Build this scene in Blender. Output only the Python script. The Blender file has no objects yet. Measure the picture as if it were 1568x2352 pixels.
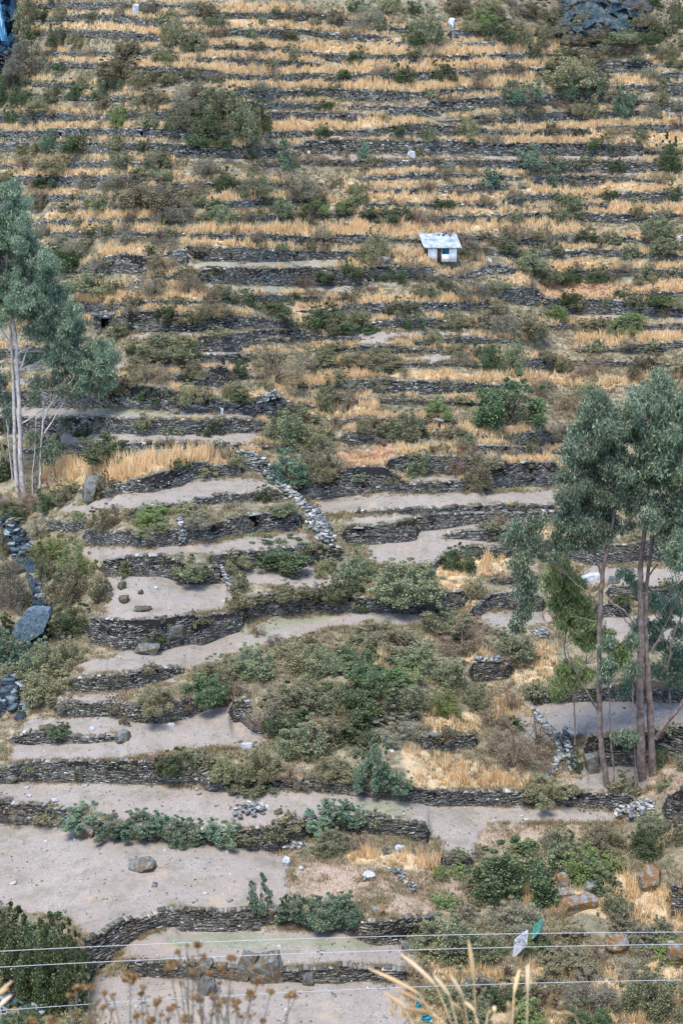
import bpy, bmesh, math, random
import numpy as np
from mathutils import Vector, Matrix

# ---------------------------------------------------------------- camera, sky, sun, exposure
S = bpy.context.scene
C = S.collection
rng = np.random.default_rng(7)
random.seed(7)
GW, GH, F = 3136.0, 4704.0, 8000.0         # photo measured on a 3136 x 4704 grid; F = focal length on that grid
PITCH = math.atan((GH / 2 + 300) / F)
CAM = np.array([0.0, 0.0, 0.0])
cd = bpy.data.cameras.new('camera'); cam = bpy.data.objects.new('camera', cd); C.objects.link(cam)
cd.sensor_fit = 'VERTICAL'; cd.sensor_height = 36.0; cd.lens = 36.0 * F / GH
cd.clip_start = 0.2; cd.clip_end = 3000
cam.rotation_euler = (math.pi / 2 - PITCH, 0, 0)
cd.dof.use_dof = True; cd.dof.focus_distance = 170; cd.dof.aperture_fstop = cd.lens / 14.0
S.camera = cam
w = bpy.data.worlds.new('World'); S.world = w; w.use_nodes = True
nt = w.node_tree; nt.nodes.clear()
sky = nt.nodes.new('ShaderNodeTexSky'); sky.sky_type = 'NISHITA'; sky.sun_disc = False
SUN_EL, SUN_AZ = math.radians(66), math.radians(205)
sky.sun_elevation = SUN_EL; sky.sun_rotation = SUN_AZ; sky.altitude = 3000; sky.dust_density = 4.0; sky.air_density = .8; sky.ozone_density = .6
bg = nt.nodes.new('ShaderNodeBackground'); bg.inputs['Strength'].default_value = 0.15
wo = nt.nodes.new('ShaderNodeOutputWorld')
nt.links.new(sky.outputs[0], bg.inputs[0]); nt.links.new(bg.outputs[0], wo.inputs[0])
sd = bpy.data.lights.new('sun', 'SUN'); sd.energy = 1.25; sd.angle = math.radians(20); sd.color = (1.0, 0.96, 0.91)
so = bpy.data.objects.new('sun', sd); C.objects.link(so)
sdir = Vector((math.sin(SUN_AZ) * math.cos(SUN_EL), math.cos(SUN_AZ) * math.cos(SUN_EL), math.sin(SUN_EL)))
so.rotation_euler = sdir.to_track_quat('Z', 'Y').to_euler()
S.view_settings.view_transform = 'Standard'; S.view_settings.look = 'None'
S.view_settings.exposure = 1.95; S.view_settings.gamma = 1
S.cycles.max_bounces = 5; S.cycles.diffuse_bounces = 3; S.cycles.transparent_max_bounces = 4

# ---------------------------------------------------------------- photo grid -> world
cp, sp_ = math.cos(PITCH), math.sin(PITCH)
def ray(x, y):
    """direction through grid pixel, scaled so that its forward (world Y) component is 1"""
    u = (np.asarray(x, float) - GW / 2) / F; v = (np.asarray(y, float) - GH / 2) / F
    ry = cp - v * sp_; rz = -sp_ - v * cp
    return u / ry, rz / ry
def W3(x, y, D):
    rx, rz = ray(x, y)
    return np.stack([rx * D, np.asarray(D, float) + 0 * rx, rz * D], -1)
def scale_at(y, D):            # grid px per metre at that place
    v = (np.asarray(y, float) - GH / 2) / F
    return F * (cp - v * sp_) / D
# ---------------------------------------------------------------- terrace walls: (row offset, label, [(x, ytop, ybottom) ...])
WL = [
 (0,'weathered dark wall at the upper left, highest in its corner',[(250,12,35),(420,12,38),(560,15,30)]),
 (0,'short dark wall left of the pale standing stone, upper left',[(360,65,95),(550,68,100),(640,85,110),(730,95,118)]),
 (0,'crumbling wall below the pale standing stone, upper left',[(320,138,160),(420,138,165),(600,148,180),(700,160,188)]),
 (0,'low wall right of the pale standing stone near the top',[(640,15,45),(760,20,45),(860,25,40)]),
 (0,'long thin wall under golden grass at the top centre',[(940,58,85),(1240,60,80),(1380,55,90),(1480,60,85)]),
 (0,'grey wall bending down right in second row at the top centre',[(1050,135,160),(1180,140,172),(1290,135,165),(1400,135,155),(1500,150,172),(1620,158,185),(1780,165,190)]),
 (0,'long straight wall running right below the big round dark bush',[(900,215,235),(1010,210,225),(1180,215,232),(1310,222,238),(1450,240,262),(1568,250,292),(1700,255,290),(1900,250,285),(2100,255,278),(2200,250,272),(2320,245,272),(2548,250,268)]),
 (0,'dark shadowed wall under golden grass, upper left of centre',[(930,268,285),(1060,265,300),(1240,275,308),(1420,286,302)]),
 (0,'exposed coursed wall fading right into grass, upper left of centre',[(640,305,330),(720,308,350),(800,312,362),(940,318,365),(1060,340,362),(1200,350,362)]),
 (0,'long wall broken by dark bushes near the top, right half',[(1290,345,368),(1420,340,365),(1568,338,372),(1600,340,380),(1780,335,378),(1950,330,360),(2200,322,345),(2420,315,335),(2480,310,335)]),
 (0,'tiny rubble wall at the left under tan grass',[(100,372,390),(200,380,392)]),
 (0,'long stepped wall of many courses, upper centre',[(1095,405,458),(1260,403,455),(1300,420,452),(1420,405,440),(1490,405,430),(1568,410,455),(1750,415,465),(1950,425,462),(2100,405,430),(2240,402,425)]),
 (0,'long dark wall behind leafy blue-green bushes, upper right',[(1980,462,500),(2200,450,500),(2380,440,500),(2560,430,480),(2750,430,475),(2900,435,500)]),
 (0,'short wall left of the upper right path',[(2890,388,418),(3010,393,420)]),
 (0,'wall at the right edge below a white painted mark',[(3060,385,438),(3136,380,440)]),
 (0,'low wall with grassy top above a narrow bare path',[(1110,472,482),(1200,472,490),(1330,470,500),(1480,480,500)]),
 (0,'wall with a yellow lichen patch, upper centre right',[(1568,487,500),(1700,488,505),(1790,490,530),(1950,490,535),(2020,490,530)]),
 (0,'thin wall above scattered reeds, upper right',[(2190,530,575),(2350,530,560),(2560,515,550),(2750,510,545),(2900,505,530)]),
 (0,'lower of two short walls at the right edge above a path',[(3040,470,510),(3136,470,512)]),
 (0,'third short wall down the right edge',[(3040,527,555),(3136,528,555)]),
 (0,'dark wall between two narrow paths, upper centre',[(1240,514,550),(1360,514,550),(1490,516,545),(1568,515,552),(1750,530,545)]),
 (0,'dark overgrown wall at the left edge of the upper slope',[(30,525,560),(150,515,562),(300,520,555),(350,525,545)]),
 (0,'short dark wall left of the great green thicket',[(590,515,545),(760,512,550),(880,515,530)]),
 (0,'long wall pierced by two small dark niches, upper left',[(0,600,650),(100,605,648),(190,600,640),(280,592,640),(400,590,618),(560,595,625),(600,590,640),(760,590,640),(1040,600,630)]),
 (0,'shadowed wall below the niche wall, upper left',[(0,658,690),(150,655,685),(500,655,700),(600,660,690),(700,655,680),(800,657,720),(1000,680,722),(1150,665,720),(1210,680,725),(1270,680,725)]),
 (0,'long exposed wall above a bare path, two pale boulders below',[(1410,645,705),(1568,642,705),(1880,645,700),(1960,647,705),(2170,650,708),(2290,660,712),(2500,655,712),(2700,660,714),(2940,665,714),(2960,680,714)]),
 (0,'wall swelling upward in the middle above a bare path',[(1250,607,625),(1400,605,625),(1568,600,618),(1700,595,625),(1820,575,625),(1900,570,622),(2060,575,620),(2280,600,622)]),
 (0,'short wall under reeds, upper right, left of the flat green bush',[(2460,595,630),(2700,592,625)]),
 (0,'dark wall in heath at the far upper right',[(2740,580,602),(2980,575,600),(3050,572,608),(3136,570,600)]),
 (0,'wall under the bare path with the two pale boulders',[(1400,738,758),(1568,735,760),(1820,736,765),(2010,735,775),(2240,735,770),(2560,742,788),(2760,738,792),(3000,745,790)]),
 (0,'small wall left of the big round dark bush near the top',[(1740,128,150),(1870,128,148)]),
 (0,'pale rubble wall under the big round dark bush',[(1790,190,220),(1910,192,220)]),
 (0,'short pale wall right of the big round dark bush',[(2070,138,185),(2210,135,155)]),
 (0,'pale stub of wall in grass below the cliff',[(2100,200,217),(2230,192,222),(2300,195,222)]),
 (0,'dark wall below the cliff at the upper right',[(2780,280,330),(2970,275,330)]),
 (0,'uppermost short wall on the right edge',[(3070,330,368),(3136,330,370)]),
 (784,'overgrown wall behind the dense dark bushes at the left',[(50,25,45),(170,25,70),(400,25,75),(700,30,50)]),
 (784,'thin wall under grass right of the left tree top',[(150,115,135),(300,112,138),(420,120,140)]),
 (784,'thin curved wall right of the left tree crown',[(200,235,252),(300,225,245),(450,225,240),(700,218,235)]),
 (784,'short dark wall below a bright patch of golden grass',[(990,145,175),(1180,135,165),(1280,130,142)]),
 (784,'wall under the long golden grass band left of the hut',[(920,290,310),(1080,292,318),(1240,295,335),(1300,298,332),(1450,305,350),(1568,296,350),(1640,292,350),(1750,300,330)]),
 (784,'tall uneven wall above the long green strip',[(860,345,395),(940,352,415),(1100,355,415),(1300,365,412),(1568,370,403),(1700,380,400)]),
 (784,'dark wall half hidden by scrub left of the long green strip',[(370,440,460),(480,400,468),(560,385,470),(670,390,480)]),
 (784,'stone pillar end of wall at the left tip of the green strip',[(800,370,415),(860,362,432)]),
 (784,'long wall between the two green strips, running below the hut',[(930,455,512),(1050,445,518),(1240,450,522),(1440,442,528),(1568,455,525),(1670,460,522),(1750,435,500),(1900,440,500),(1980,440,490)]),
 (784,'low broken wall right below the hut',[(1990,480,500),(2080,482,498),(2200,450,470),(2240,430,455),(2280,430,470),(2330,440,475)]),
 (784,'thin wall under golden grass left of centre',[(400,610,640),(540,610,632),(620,600,615),(820,592,610)]),
 (784,'tall wall with a buttress above the left path',[(580,645,735),(700,645,738),(830,660,738),(900,660,738),(1100,665,725),(1300,690,725)]),
 (784,'curved wall ending in a pale stone corner, centre left',[(925,760,830),(1100,745,832),(1180,732,800),(1370,727,775),(1440,745,784)]),
 (784,'dark wall at the top right centre below a path',[(1870,15,40),(2050,12,35),(2300,20,42)]),
 (784,'dark wall right of the isolated round bush, upper right',[(2440,30,62),(2580,22,60),(2720,22,65),(2860,28,50)]),
 (784,'shadowed wall among reeds above the hut',[(1840,80,105),(2000,75,105),(2200,60,105),(2310,60,85)]),
 (784,'long low wall in golden grass well above the hut',[(1650,145,162),(1800,150,165),(2000,150,165),(2200,155,168)]),
 (784,'arched short wall under reeds, right of centre',[(2310,130,150),(2400,112,145),(2500,112,145),(2620,120,140),(2700,125,137)]),
 (784,'little wall between reed clumps, upper right',[(2640,152,180),(2770,150,180)]),
 (784,'dark wall under heath at the right edge, upper right',[(2750,112,140),(2860,100,145),(3000,100,150),(3136,95,140)]),
 (784,'wall with pale blocks right above the hut roof',[(2040,205,245),(2120,205,250),(2260,205,230),(2400,195,235),(2560,192,215),(2830,200,240),(3000,195,225),(3060,195,215)]),
 (784,'grey wall with a big protruding block right of the hut',[(2060,290,305),(2200,300,330),(2350,310,355),(2500,310,355),(2560,300,335),(2650,290,330),(2770,305,345),(2890,305,335)]),
 (784,'low wall half hidden in scrub right of the hut',[(2230,362,385),(2400,375,400),(2570,370,400),(2720,362,382),(2870,362,395),(2930,375,400)]),
 (784,'low wall hidden by grey-green bushes below the reeds at right',[(2640,455,490),(2760,460,495),(2900,450,480),(3040,455,505),(3136,455,505)]),
 (784,'dark wall end beneath a sandy mound left of the red grass',[(2330,540,600),(2440,535,618),(2480,560,620)]),
 (784,'long grey wall beneath the strip of red grass',[(2500,585,625),(2570,590,650),(2740,590,655),(2860,600,660),(3000,608,665),(3080,615,668),(3136,620,670)]),
 (784,'overgrown upper wall at the right end of the red grass',[(2870,565,582),(3136,555,600)]),
 (784,'massive stepped wall below the hut, centre',[(1600,612,665),(1700,608,665),(1870,605,668),(2040,605,642),(2190,608,632)]),
 (784,'lower overgrown wall above the pale sandy strip, centre',[(1568,725,745),(1700,700,738),(1830,680,715),(1960,675,730),(2050,690,728)]),
 (784,'low wall edge below the pale sandy strip, centre',[(2000,770,800),(2180,762,795)]),
 (1568,'wall behind the left tree trunks, upper one',[(0,35,72),(200,35,75)]),
 (1568,'small wall under a narrow ledge, centre left',[(910,62,108),(1110,58,108),(1180,50,75)]),
 (1568,'stub of wall with yellow lichen, centre left',[(820,150,195),(960,130,200),(1030,110,210)]),
 (1568,'great dark wall above the green field at the left',[(0,230,300),(250,225,300),(410,215,300),(600,195,308),(780,220,320),(1000,268,328),(1150,275,338),(1170,258,356),(1245,245,352),(1300,262,330)]),
 (1568,'long mossy wall just below the green field at the left',[(0,347,415),(300,350,420),(480,348,420),(700,358,424),(900,360,424),(1080,352,418),(1180,362,415)]),
 (1568,'low wall just above the bright golden grass at left',[(300,482,515),(460,470,500),(680,464,490),(900,464,495),(1100,470,492)]),
 (1568,'pale crested side wall stepping down right, centre',[(1110,498,560),(1180,520,605),(1260,575,635)]),
 (1568,'wall curving round the front of the golden grass terrace',[(480,650,715),(570,655,692),(700,612,692),(830,575,662),(890,552,625),(1000,570,622),(1105,565,618)]),
 (1568,'low dark wall under the bare oval field, centre left',[(620,768,790),(850,738,762),(1000,705,740),(1160,695,735),(1300,695,722)]),
 (1568,'short wall with pale cap, centre',[(1660,20,50),(1840,18,55),(1856,25,55)]),
 (1568,'long pale wall under golden grass, centre right',[(1585,178,235),(1750,172,230),(1850,180,240),(2100,188,240),(2200,190,215)]),
 (1568,'short squared walls at the right edge under golden grass',[(2870,20,55),(2950,10,55),(3040,10,50),(3136,-2,20)]),
 (1568,'short dark wall in scrub right of the dense round bush',[(2400,85,125),(2530,75,125)]),
 (1568,'dark wall behind purple scrub, centre',[(1610,410,480),(1800,405,445)]),
 (1568,'short low wall above golden reeds, centre right',[(2000,410,440),(2150,425,450)]),
 (1568,'overgrown wall under a grass ledge, centre right',[(2200,480,530),(2420,484,525)]),
 (1568,'short dark wall right of the great dark green bush',[(2360,420,478),(2510,415,480)]),
 (1568,'tall wall behind the long bare field, centre',[(1370,645,720),(1480,600,725),(1568,580,712),(1660,578,700),(1760,575,690),(1880,652,694),(2000,646,694),(2140,640,688)]),
 (1568,'upper stepped wall above the long bare field, centre',[(1780,545,612),(1850,525,612),(2000,525,608),(2150,530,603)]),
 (1568,'reddish dark wall at the right end of the long bare field',[(2230,570,690),(2300,560,665),(2450,555,665),(2540,555,670)]),
 (1568,'low dark wall along the lower edge of the long bare field',[(1640,778,792),(1900,768,792),(2100,760,795),(2300,748,790),(2540,752,790)]),
 (2352,'wall with a dark doorway niche, centre left',[(400,85,145),(600,90,150),(640,100,165),(720,100,160),(860,62,140),(1000,50,120),(1100,12,95),(1380,5,80)]),
 (2352,'wall behind the square bare field with a bush over it',[(480,225,290),(620,200,292),(740,195,290),(860,240,330),(1010,250,325)]),
 (2352,'wall crowned with olive bushes, centre',[(970,195,250),(1070,188,262),(1240,172,250),(1470,158,230),(1568,162,225)]),
 (2352,'great curving wall of the square field at the left',[(420,487,600),(530,495,630),(740,490,635),(880,468,600),(930,480,610),(1060,462,555),(1110,440,540)]),
 (2352,'long high wall below scrub mounds, centre',[(1135,390,488),(1300,368,470),(1568,388,458),(1800,400,460),(1960,398,466),(2040,368,450),(2130,362,430)]),
 (2352,'narrow stepped wall at left, under the lower bare strip',[(340,764,830),(560,742,820),(740,714,775),(840,710,735)]),
 (2352,'wall with a small square niche, centre',[(1590,65,145),(1700,65,145),(1800,50,138),(1910,27,128)]),
 (2352,'recessed wall right of the square niche wall',[(1914,22,83),(2050,5,73),(2250,5,40),(2560,-5,30)]),
 (2352,'wall under the narrow wedge of bare earth, centre right',[(2050,97,115),(2200,80,130),(2320,72,132)]),
 (2352,'curved wall with a dark square niche, centre right',[(1960,262,300),(2060,172,205),(2160,157,215),(2340,165,207)]),
 (2352,'low wall in golden grass right of centre',[(2260,302,330),(2380,292,330),(2470,287,312)]),
 (2352,'small curved wall with a pale propped slab, right',[(2170,437,490),(2250,377,445),(2300,367,445),(2400,372,450),(2490,387,455)]),
 (2352,'sloping wall behind the right trees, upper',[(2420,120,145),(2700,160,240),(2900,145,235),(3136,110,200)]),
 (2352,'wall behind the right trees, middle',[(2800,342,400),(2980,337,408),(3136,337,400)]),
 (2352,'short wall behind the slender right trunk',[(2740,422,480),(2880,417,480)]),
 (2352,'lichen spotted ruin wall in scrub, left of the right trees',[(2170,690,780),(2250,680,775),(2340,690,760)]),
 (3136,'ragged wall between small ledges at the lower left',[(270,92,150),(420,92,152),(560,90,150),(620,112,178),(740,102,185),(860,72,160),(960,58,112),(1050,62,102)]),
 (3136,'broken wall end at the right of the lower left field',[(1070,85,180),(1130,75,172),(1150,168,215),(1240,182,250)]),
 (3136,'low curved ridge of wall across the lower left field',[(60,247,275),(140,227,285),(260,222,272),(380,252,275),(560,232,262)]),
 (3136,'longest lower wall running from the left edge to the right trees',[(20,390,460),(120,362,448),(350,357,450),(600,357,460),(780,367,460),(930,387,460),(960,440,498),(1300,440,485),(1420,450,490),(1568,445,503),(1640,452,515),(1900,482,540),(1960,492,558),(2220,497,560),(2420,502,558),(2560,510,560),(2700,502,570),(2850,512,590),(2900,520,590)]),
 (3136,'long leafy wall above the great bare field, lower left',[(0,550,640),(160,555,645),(320,582,660),(480,642,710),(700,667,722),(860,672,730),(1000,682,738),(1150,672,762),(1280,662,776),(1400,622,700),(1568,602,665),(1700,610,690),(1850,627,700),(1960,652,742)]),
 (3136,'dark wall above the lower golden reeds',[(1930,242,300),(2050,240,305),(2180,237,300)]),
 (3136,'orange lichen capped wall, lower centre',[(1630,162,192),(1760,142,185),(1900,132,178)]),
 (3136,'wall between the trunks of the right trees',[(2700,242,380),(2820,252,380),(2930,222,380),(3050,212,330),(3136,192,320)]),
 (3136,'wall corner at the lower right edge',[(3060,520,640),(3136,480,640)]),
 (3136,'wall behind the shaded field at the right',[(2450,62,100),(2560,32,85),(2800,22,80),(3136,32,85)]),
 (3920,'great wall below the great bare field, curving at the left',[(395,400,590),(480,362,510),(560,305,430),(680,287,350),(800,247,325),(830,252,350),(1000,267,350),(1120,252,345),(1300,262,322),(1568,295,345),(1690,312,410),(1740,312,418),(1860,297,410),(1980,282,330)]),
 (3920,'lowest wall, in front of the green patch',[(600,492,555),(760,502,565),(900,512,562),(1240,532,580),(1440,527,590),(1568,512,585),(1700,517,580),(1860,530,590)]),
 (3920,'small corner wall left of the dense bush, lower right',[(2030,8,60),(2160,12,60)]),
 (3920,'dark wall fragment at the right edge, lower right',[(3080,150,280),(3150,150,290)]),
 (0,'short buried wall at the left edge among round green bushes',[(20,440,455),(130,432,452),(260,438,450)]),
 (0,'small broken wall in grass left of the green thicket',[(600,445,462),(720,448,465)]),
 (0,'thin wall line below the grass band, upper left',[(300,285,303),(420,290,308),(600,300,316)]),
 (0,'faint wall between shrubs below the standing stone',[(430,235,252),(560,238,256),(690,228,250),(830,240,254)]),
 (0,'overgrown wall under the leafy bushes below the niches, left',[(180,752,775),(420,742,762),(560,737,755)]),
 (784,'grassy wall line left of the bright golden patch',[(460,160,176),(700,158,178),(900,150,168)]),
 (784,'shaded wall behind large shrubs at upper centre',[(760,62,85),(900,57,80),(1100,47,70)]),
 (784,'overgrown wall line between two long golden bands, centre',[(1180,205,224),(1500,192,214),(1700,192,208)]),
 (784,'heath covered wall right of the left tree crown',[(230,285,300),(500,280,298),(700,287,304),(850,290,304)]),
 (784,'hedge topped wall right of the left tree crown',[(330,532,550),(560,537,556),(620,532,548)]),
 (784,'scrubby wall below the lower green strip',[(980,572,592),(1250,570,594),(1480,577,602)]),
 (1568,'scrub covered wall above the long golden band, centre',[(1600,98,118),(1780,102,120),(2000,94,112)]),
 (1568,'wall under tufts of grass left of the bright green bush',[(1700,258,280),(1900,267,290),(2060,272,290)]),
 (1568,'wall line under the bright green bush, centre',[(1640,352,370),(1800,357,376),(1980,357,376)]),
 (784,'overgrown wall below the long grey wall at right',[(2560,705,727),(2800,710,732),(3136,705,727)]),
 (1568,'wall in brown heath under the long golden band at right',[(2620,92,112),(2860,90,112)]),
 (0,'short wall at the top centre beside the silvery bush',[(1580,92,110),(1680,94,112)]),
 (0,'small wall among green bushes left of the cliff foot',[(2330,152,170),(2480,156,172)]),
 (2352,'overgrown low wall left of the doorway niche wall',[(230,42,75),(400,47,80)]),
 (3136,'half buried wall under the scrub mound',[(1240,215,245),(1420,205,235),(1560,215,240)]),
]
# ---------------------------------------------------------------- the hillside: a terraced surface on a column / row grid
DX, DY = 8.0, 6.0
X0, X1, Y0, Y1 = -560.0, 3700.0, -420.0, 5100.0
cols = np.arange(X0, X1 + 1, DX); rows = np.arange(Y0, Y1 + 1, DY)
NC, NR = len(cols), len(rows)
def extend(pts):
    (xa, ta, ba), (xb, tb, bb) = pts[0], pts[-1]
    P = list(pts)
    ea = 560 if xa <= 35 else 0; eb = 560 if xb >= 3100 else 0
    if ea: P = [(xa - ea, ta + 15, ba + 15)] + P
    if eb: P = P + [(xb + eb, tb + 10, bb + 10)]
    return P
walls = []
for off, lab, pts in WL:
    P = [(x, a + off, b + off) for x, a, b in extend(pts)]
    xs = np.array([p[0] for p in P], float); yt = np.array([p[1] for p in P], float); yb = np.array([p[2] for p in P], float)
    m0, m1 = (yt[0] + yb[0]) / 2, (yt[-1] + yb[-1]) / 2
    ex = np.concatenate([[xs[0] - 26], xs, [xs[-1] + 26]])
    et = np.concatenate([[m0], yt, [m1]]); eb = np.concatenate([[m0], yb, [m1]])
    T = np.interp(cols, ex, et, left=np.nan, right=np.nan); B = np.interp(cols, ex, eb, left=np.nan, right=np.nan)
    ok = (cols > ex[0]) & (cols < ex[-1])
    T[~ok] = np.nan; B[~ok] = np.nan
    walls.append(dict(off=off, label=lab, xs=xs, yt=yt, yb=yb, T=T, B=B, D=np.full(NC, np.nan)))
def at_wall(w_, x):
    return np.interp(x, w_['xs'], w_['yt'], left=1e9, right=1e9), np.interp(x, w_['xs'], w_['yb'], left=1e9, right=1e9)
for w_ in walls:               # upper walls run on as low, half buried ends
    if w_['yb'].mean() > 2250: continue
    for end in (0, 1):
        xe = w_['xs'][-end]; m = (w_['yt'][-end] + w_['yb'][-end]) / 2; sl = 0.0; s_ = -1 if end == 0 else 1; got = []
        for st in (45, 100, 160, 220):
            xx = xe + s_ * st
            if xx < -200 or xx > 3300: break
            if any(o is not w_ and a < 1e8 and a - 20 < m < b_ + 20 for o in walls for a, b_ in [at_wall(o, xx)]): break
            h = (9, 7.5, 7, 6)[len(got)]; mm = m + len(got) * 1.5 + 4; got.append((xx, mm - h, mm + h * .6))
        for g in got:
            k = 0 if end == 0 else len(w_['xs'])
            for nm, v in (('xs', g[0]), ('yt', g[1]), ('yb', g[2])): w_[nm] = np.insert(w_[nm], k, v)
    ex = np.concatenate([[w_['xs'][0] - 26], w_['xs'], [w_['xs'][-1] + 26]]); m0, m1 = (w_['yt'][0] + w_['yb'][0]) / 2, (w_['yt'][-1] + w_['yb'][-1]) / 2
    w_['T'] = np.interp(cols, ex, np.concatenate([[m0], w_['yt'], [m1]])); w_['B'] = np.interp(cols, ex, np.concatenate([[m0], w_['yb'], [m1]]))
    no = (cols <= ex[0]) | (cols >= ex[-1]); w_['T'][no] = np.nan; w_['B'][no] = np.nan
colw = []
for c in range(NC):
    L = [[w_['T'][c], w_['B'][c], k] for k, w_ in enumerate(walls) if not np.isnan(w_['T'][c])]
    L.sort(key=lambda q: q[0] + q[1])
    for i in range(len(L) - 1):          # keep the intervals of one column apart
        if L[i][1] > L[i + 1][0] - 3:
            m = (L[i][1] + L[i + 1][0]) / 2
            L[i][1] = max(L[i][0] + .5, m - 1.5); L[i + 1][0] = min(L[i + 1][1] - .5, m + 1.5)
    colw.append([q for q in L if q[1] - q[0] > 0.2])
def slope_t(y):
    return np.interp(y, [-420, 0, 800, 1500, 2300, 3000, 3600, 4200, 5100], TS)
TS = [.75, .55, .42, .30, .12, .06, .05, .03, .03]
D_BOT = 100.0
A = -ray(0 * rows, rows)[1]              # tangent of the look-down angle per row
raw = np.zeros((NC, NR))
for c in range(NC):
    iswall = np.zeros(NR, bool)
    frac = np.zeros(NR)
    for t, b, k in colw[c]:
        lo = np.clip(rows - DY / 2, t, b); hi = np.clip(rows + DY / 2, t, b)
        frac += (hi - lo) / DY
    D = D_BOT; 
    for r in range(NR - 1, -1, -1):
        raw[c, r] = D
        da = (A[r] - A[r - 1]) if r > 0 else 0
        D += D * da * (1 - min(1, frac[r])) / max(.12, slope_t(rows[r]) + A[r])
def smooth(a, n, axis):
    k = np.exp(-0.5 * (np.arange(-2 * n, 2 * n + 1) / n) ** 2); k /= k.sum()
    pad = [(0, 0), (0, 0)]; pad[axis] = (2 * n, 2 * n)
    a = np.pad(a, pad, mode='edge')
    return np.apply_along_axis(lambda v: np.convolve(v, k, 'valid'), axis, a)
base = smooth(smooth(raw, 16, 0), 5, 1)
base = 0.55 * base + 0.45 * base.mean(0)[None, :]
fieldD = np.zeros((NC, NR)); rowy = np.tile(rows, (NC, 1))
for c in range(NC):
    ky, kd = [], []
    def bD(y): return np.interp(y, rows, base[c])
    prev = Y0
    for t, b, k in colw[c]:
        if t - prev > 130:
            n = int((t - prev) // 90)
            for q in range(1, n + 1): 
                yy = prev + (t - prev) * q / (n + 1); ky.append(yy); kd.append(bD(yy))
        d = bD((t + b) / 2); ky += [t, b]; kd += [d, d - 1e-4]; walls[k]['D'][c] = d; prev = b
    n = max(2, int((Y1 - prev) // 90))
    for q in range(1, n + 1):
        yy = prev + (Y1 - prev) * q / n; ky.append(yy); kd.append(bD(yy))
    if ky[0] > Y0: ky.insert(0, Y0); kd.insert(0, bD(Y0))
    ky = np.array(ky); kd = np.array(kd)
    for t, b, k in colw[c]:              # snap grid rows to the wall's edges so that steps stay crisp
        i = int(round((t - Y0) / DY)); j = int(round((b - Y0) / DY))
        if i == j: j = i + 1
        if 0 < i < NR: rowy[c, i] = t
        if 0 < j < NR: rowy[c, j] = b
    rowy[c] = np.maximum.accumulate(rowy[c] + np.arange(NR) * 1e-4)
    fieldD[c] = 1 / np.interp(rowy[c], ky, 1 / kd)
    colw[c] = (colw[c], ky, 1 / kd)
def gD(x, y):
    """forward distance of the ground seen at a grid pixel"""
    x = np.atleast_1d(np.asarray(x, float)); y = np.atleast_1d(np.asarray(y, float))
    ci = np.clip(((x - X0) / DX + .5).astype(int), 0, NC - 1)
    out = np.empty(len(x))
    for i in range(len(x)):
        _, ky, ik = colw[ci[i]]
        out[i] = 1 / np.interp(y[i], ky, ik)
    return out
def G(x, y):
    return W3(x, y, gD(x, y)[0]) if np.ndim(x) == 0 else W3(x, y, gD(x, y))
def px_m(x, y): return float(scale_at(y, gD(x, y)[0]))
# ---------------------------------------------------------------- mesh + naming helpers
def mesh_np(name, V, Fc, mat=None, smooth=False):
    """V (n,3); Fc list of (m,k) int arrays"""
    me = bpy.data.meshes.new(name)
    V = np.asarray(V, np.float32); me.vertices.add(len(V)); me.vertices.foreach_set('co', V.ravel())
    if not isinstance(Fc, list): Fc = [Fc]
    Fc = [np.asarray(f, np.int32) for f in Fc if len(f)]
    tot = sum(f.size for f in Fc); n = sum(len(f) for f in Fc)
    me.loops.add(tot); me.loops.foreach_set('vertex_index', np.concatenate([f.ravel() for f in Fc]))
    me.polygons.add(n)
    cnt = np.concatenate([np.full(len(f), f.shape[1], np.int32) for f in Fc])
    st = np.concatenate([[0], np.cumsum(cnt)[:-1]]).astype(np.int32)
    me.polygons.foreach_set('loop_start', st); me.polygons.foreach_set('loop_total', cnt)
    if smooth: me.polygons.foreach_set('use_smooth', np.ones(n, bool))
    me.update(calc_edges=True); me.validate()
    if mat: me.materials.append(mat)
    return me
def link(name, me, parent=None, loc=None):
    o = bpy.data.objects.new(name, me); C.objects.link(o)
    if parent is not None: o.parent = parent
    if loc is not None: o.location = loc
    return o
def tag(o, label=None, cat=None, group=None, kind=None):
    if label: o['label'] = label
    if cat: o['category'] = cat
    if group: o['group'] = group
    if kind: o['kind'] = kind
    return o
def empty(name, loc, label, cat, group=None):
    o = bpy.data.objects.new(name, None); C.objects.link(o); o.location = loc; o.empty_display_size = .3
    return tag(o, label, cat, group)
def vnoise(x, y, seed=0):
    """smooth 2-d value noise, 0..1"""
    t = np.random.default_rng(seed).random((256, 256))
    xi = np.floor(x).astype(int); yi = np.floor(y).astype(int); fx = x - xi; fy = y - yi
    fx = fx * fx * (3 - 2 * fx); fy = fy * fy * (3 - 2 * fy)
    a = t[xi % 256, yi % 256]; b = t[(xi + 1) % 256, yi % 256]; c = t[xi % 256, (yi + 1) % 256]; d = t[(xi + 1) % 256, (yi + 1) % 256]
    return (a * (1 - fx) + b * fx) * (1 - fy) + (c * (1 - fx) + d * fx) * fy
def fbm(x, y, seed=0, n=3):
    s = 0; a = 1; t = 0
    for i in range(n):
        s = s + a * vnoise(x * 2 ** i, y * 2 ** i, seed + i); t += a; a *= .55
    return s / t

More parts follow.
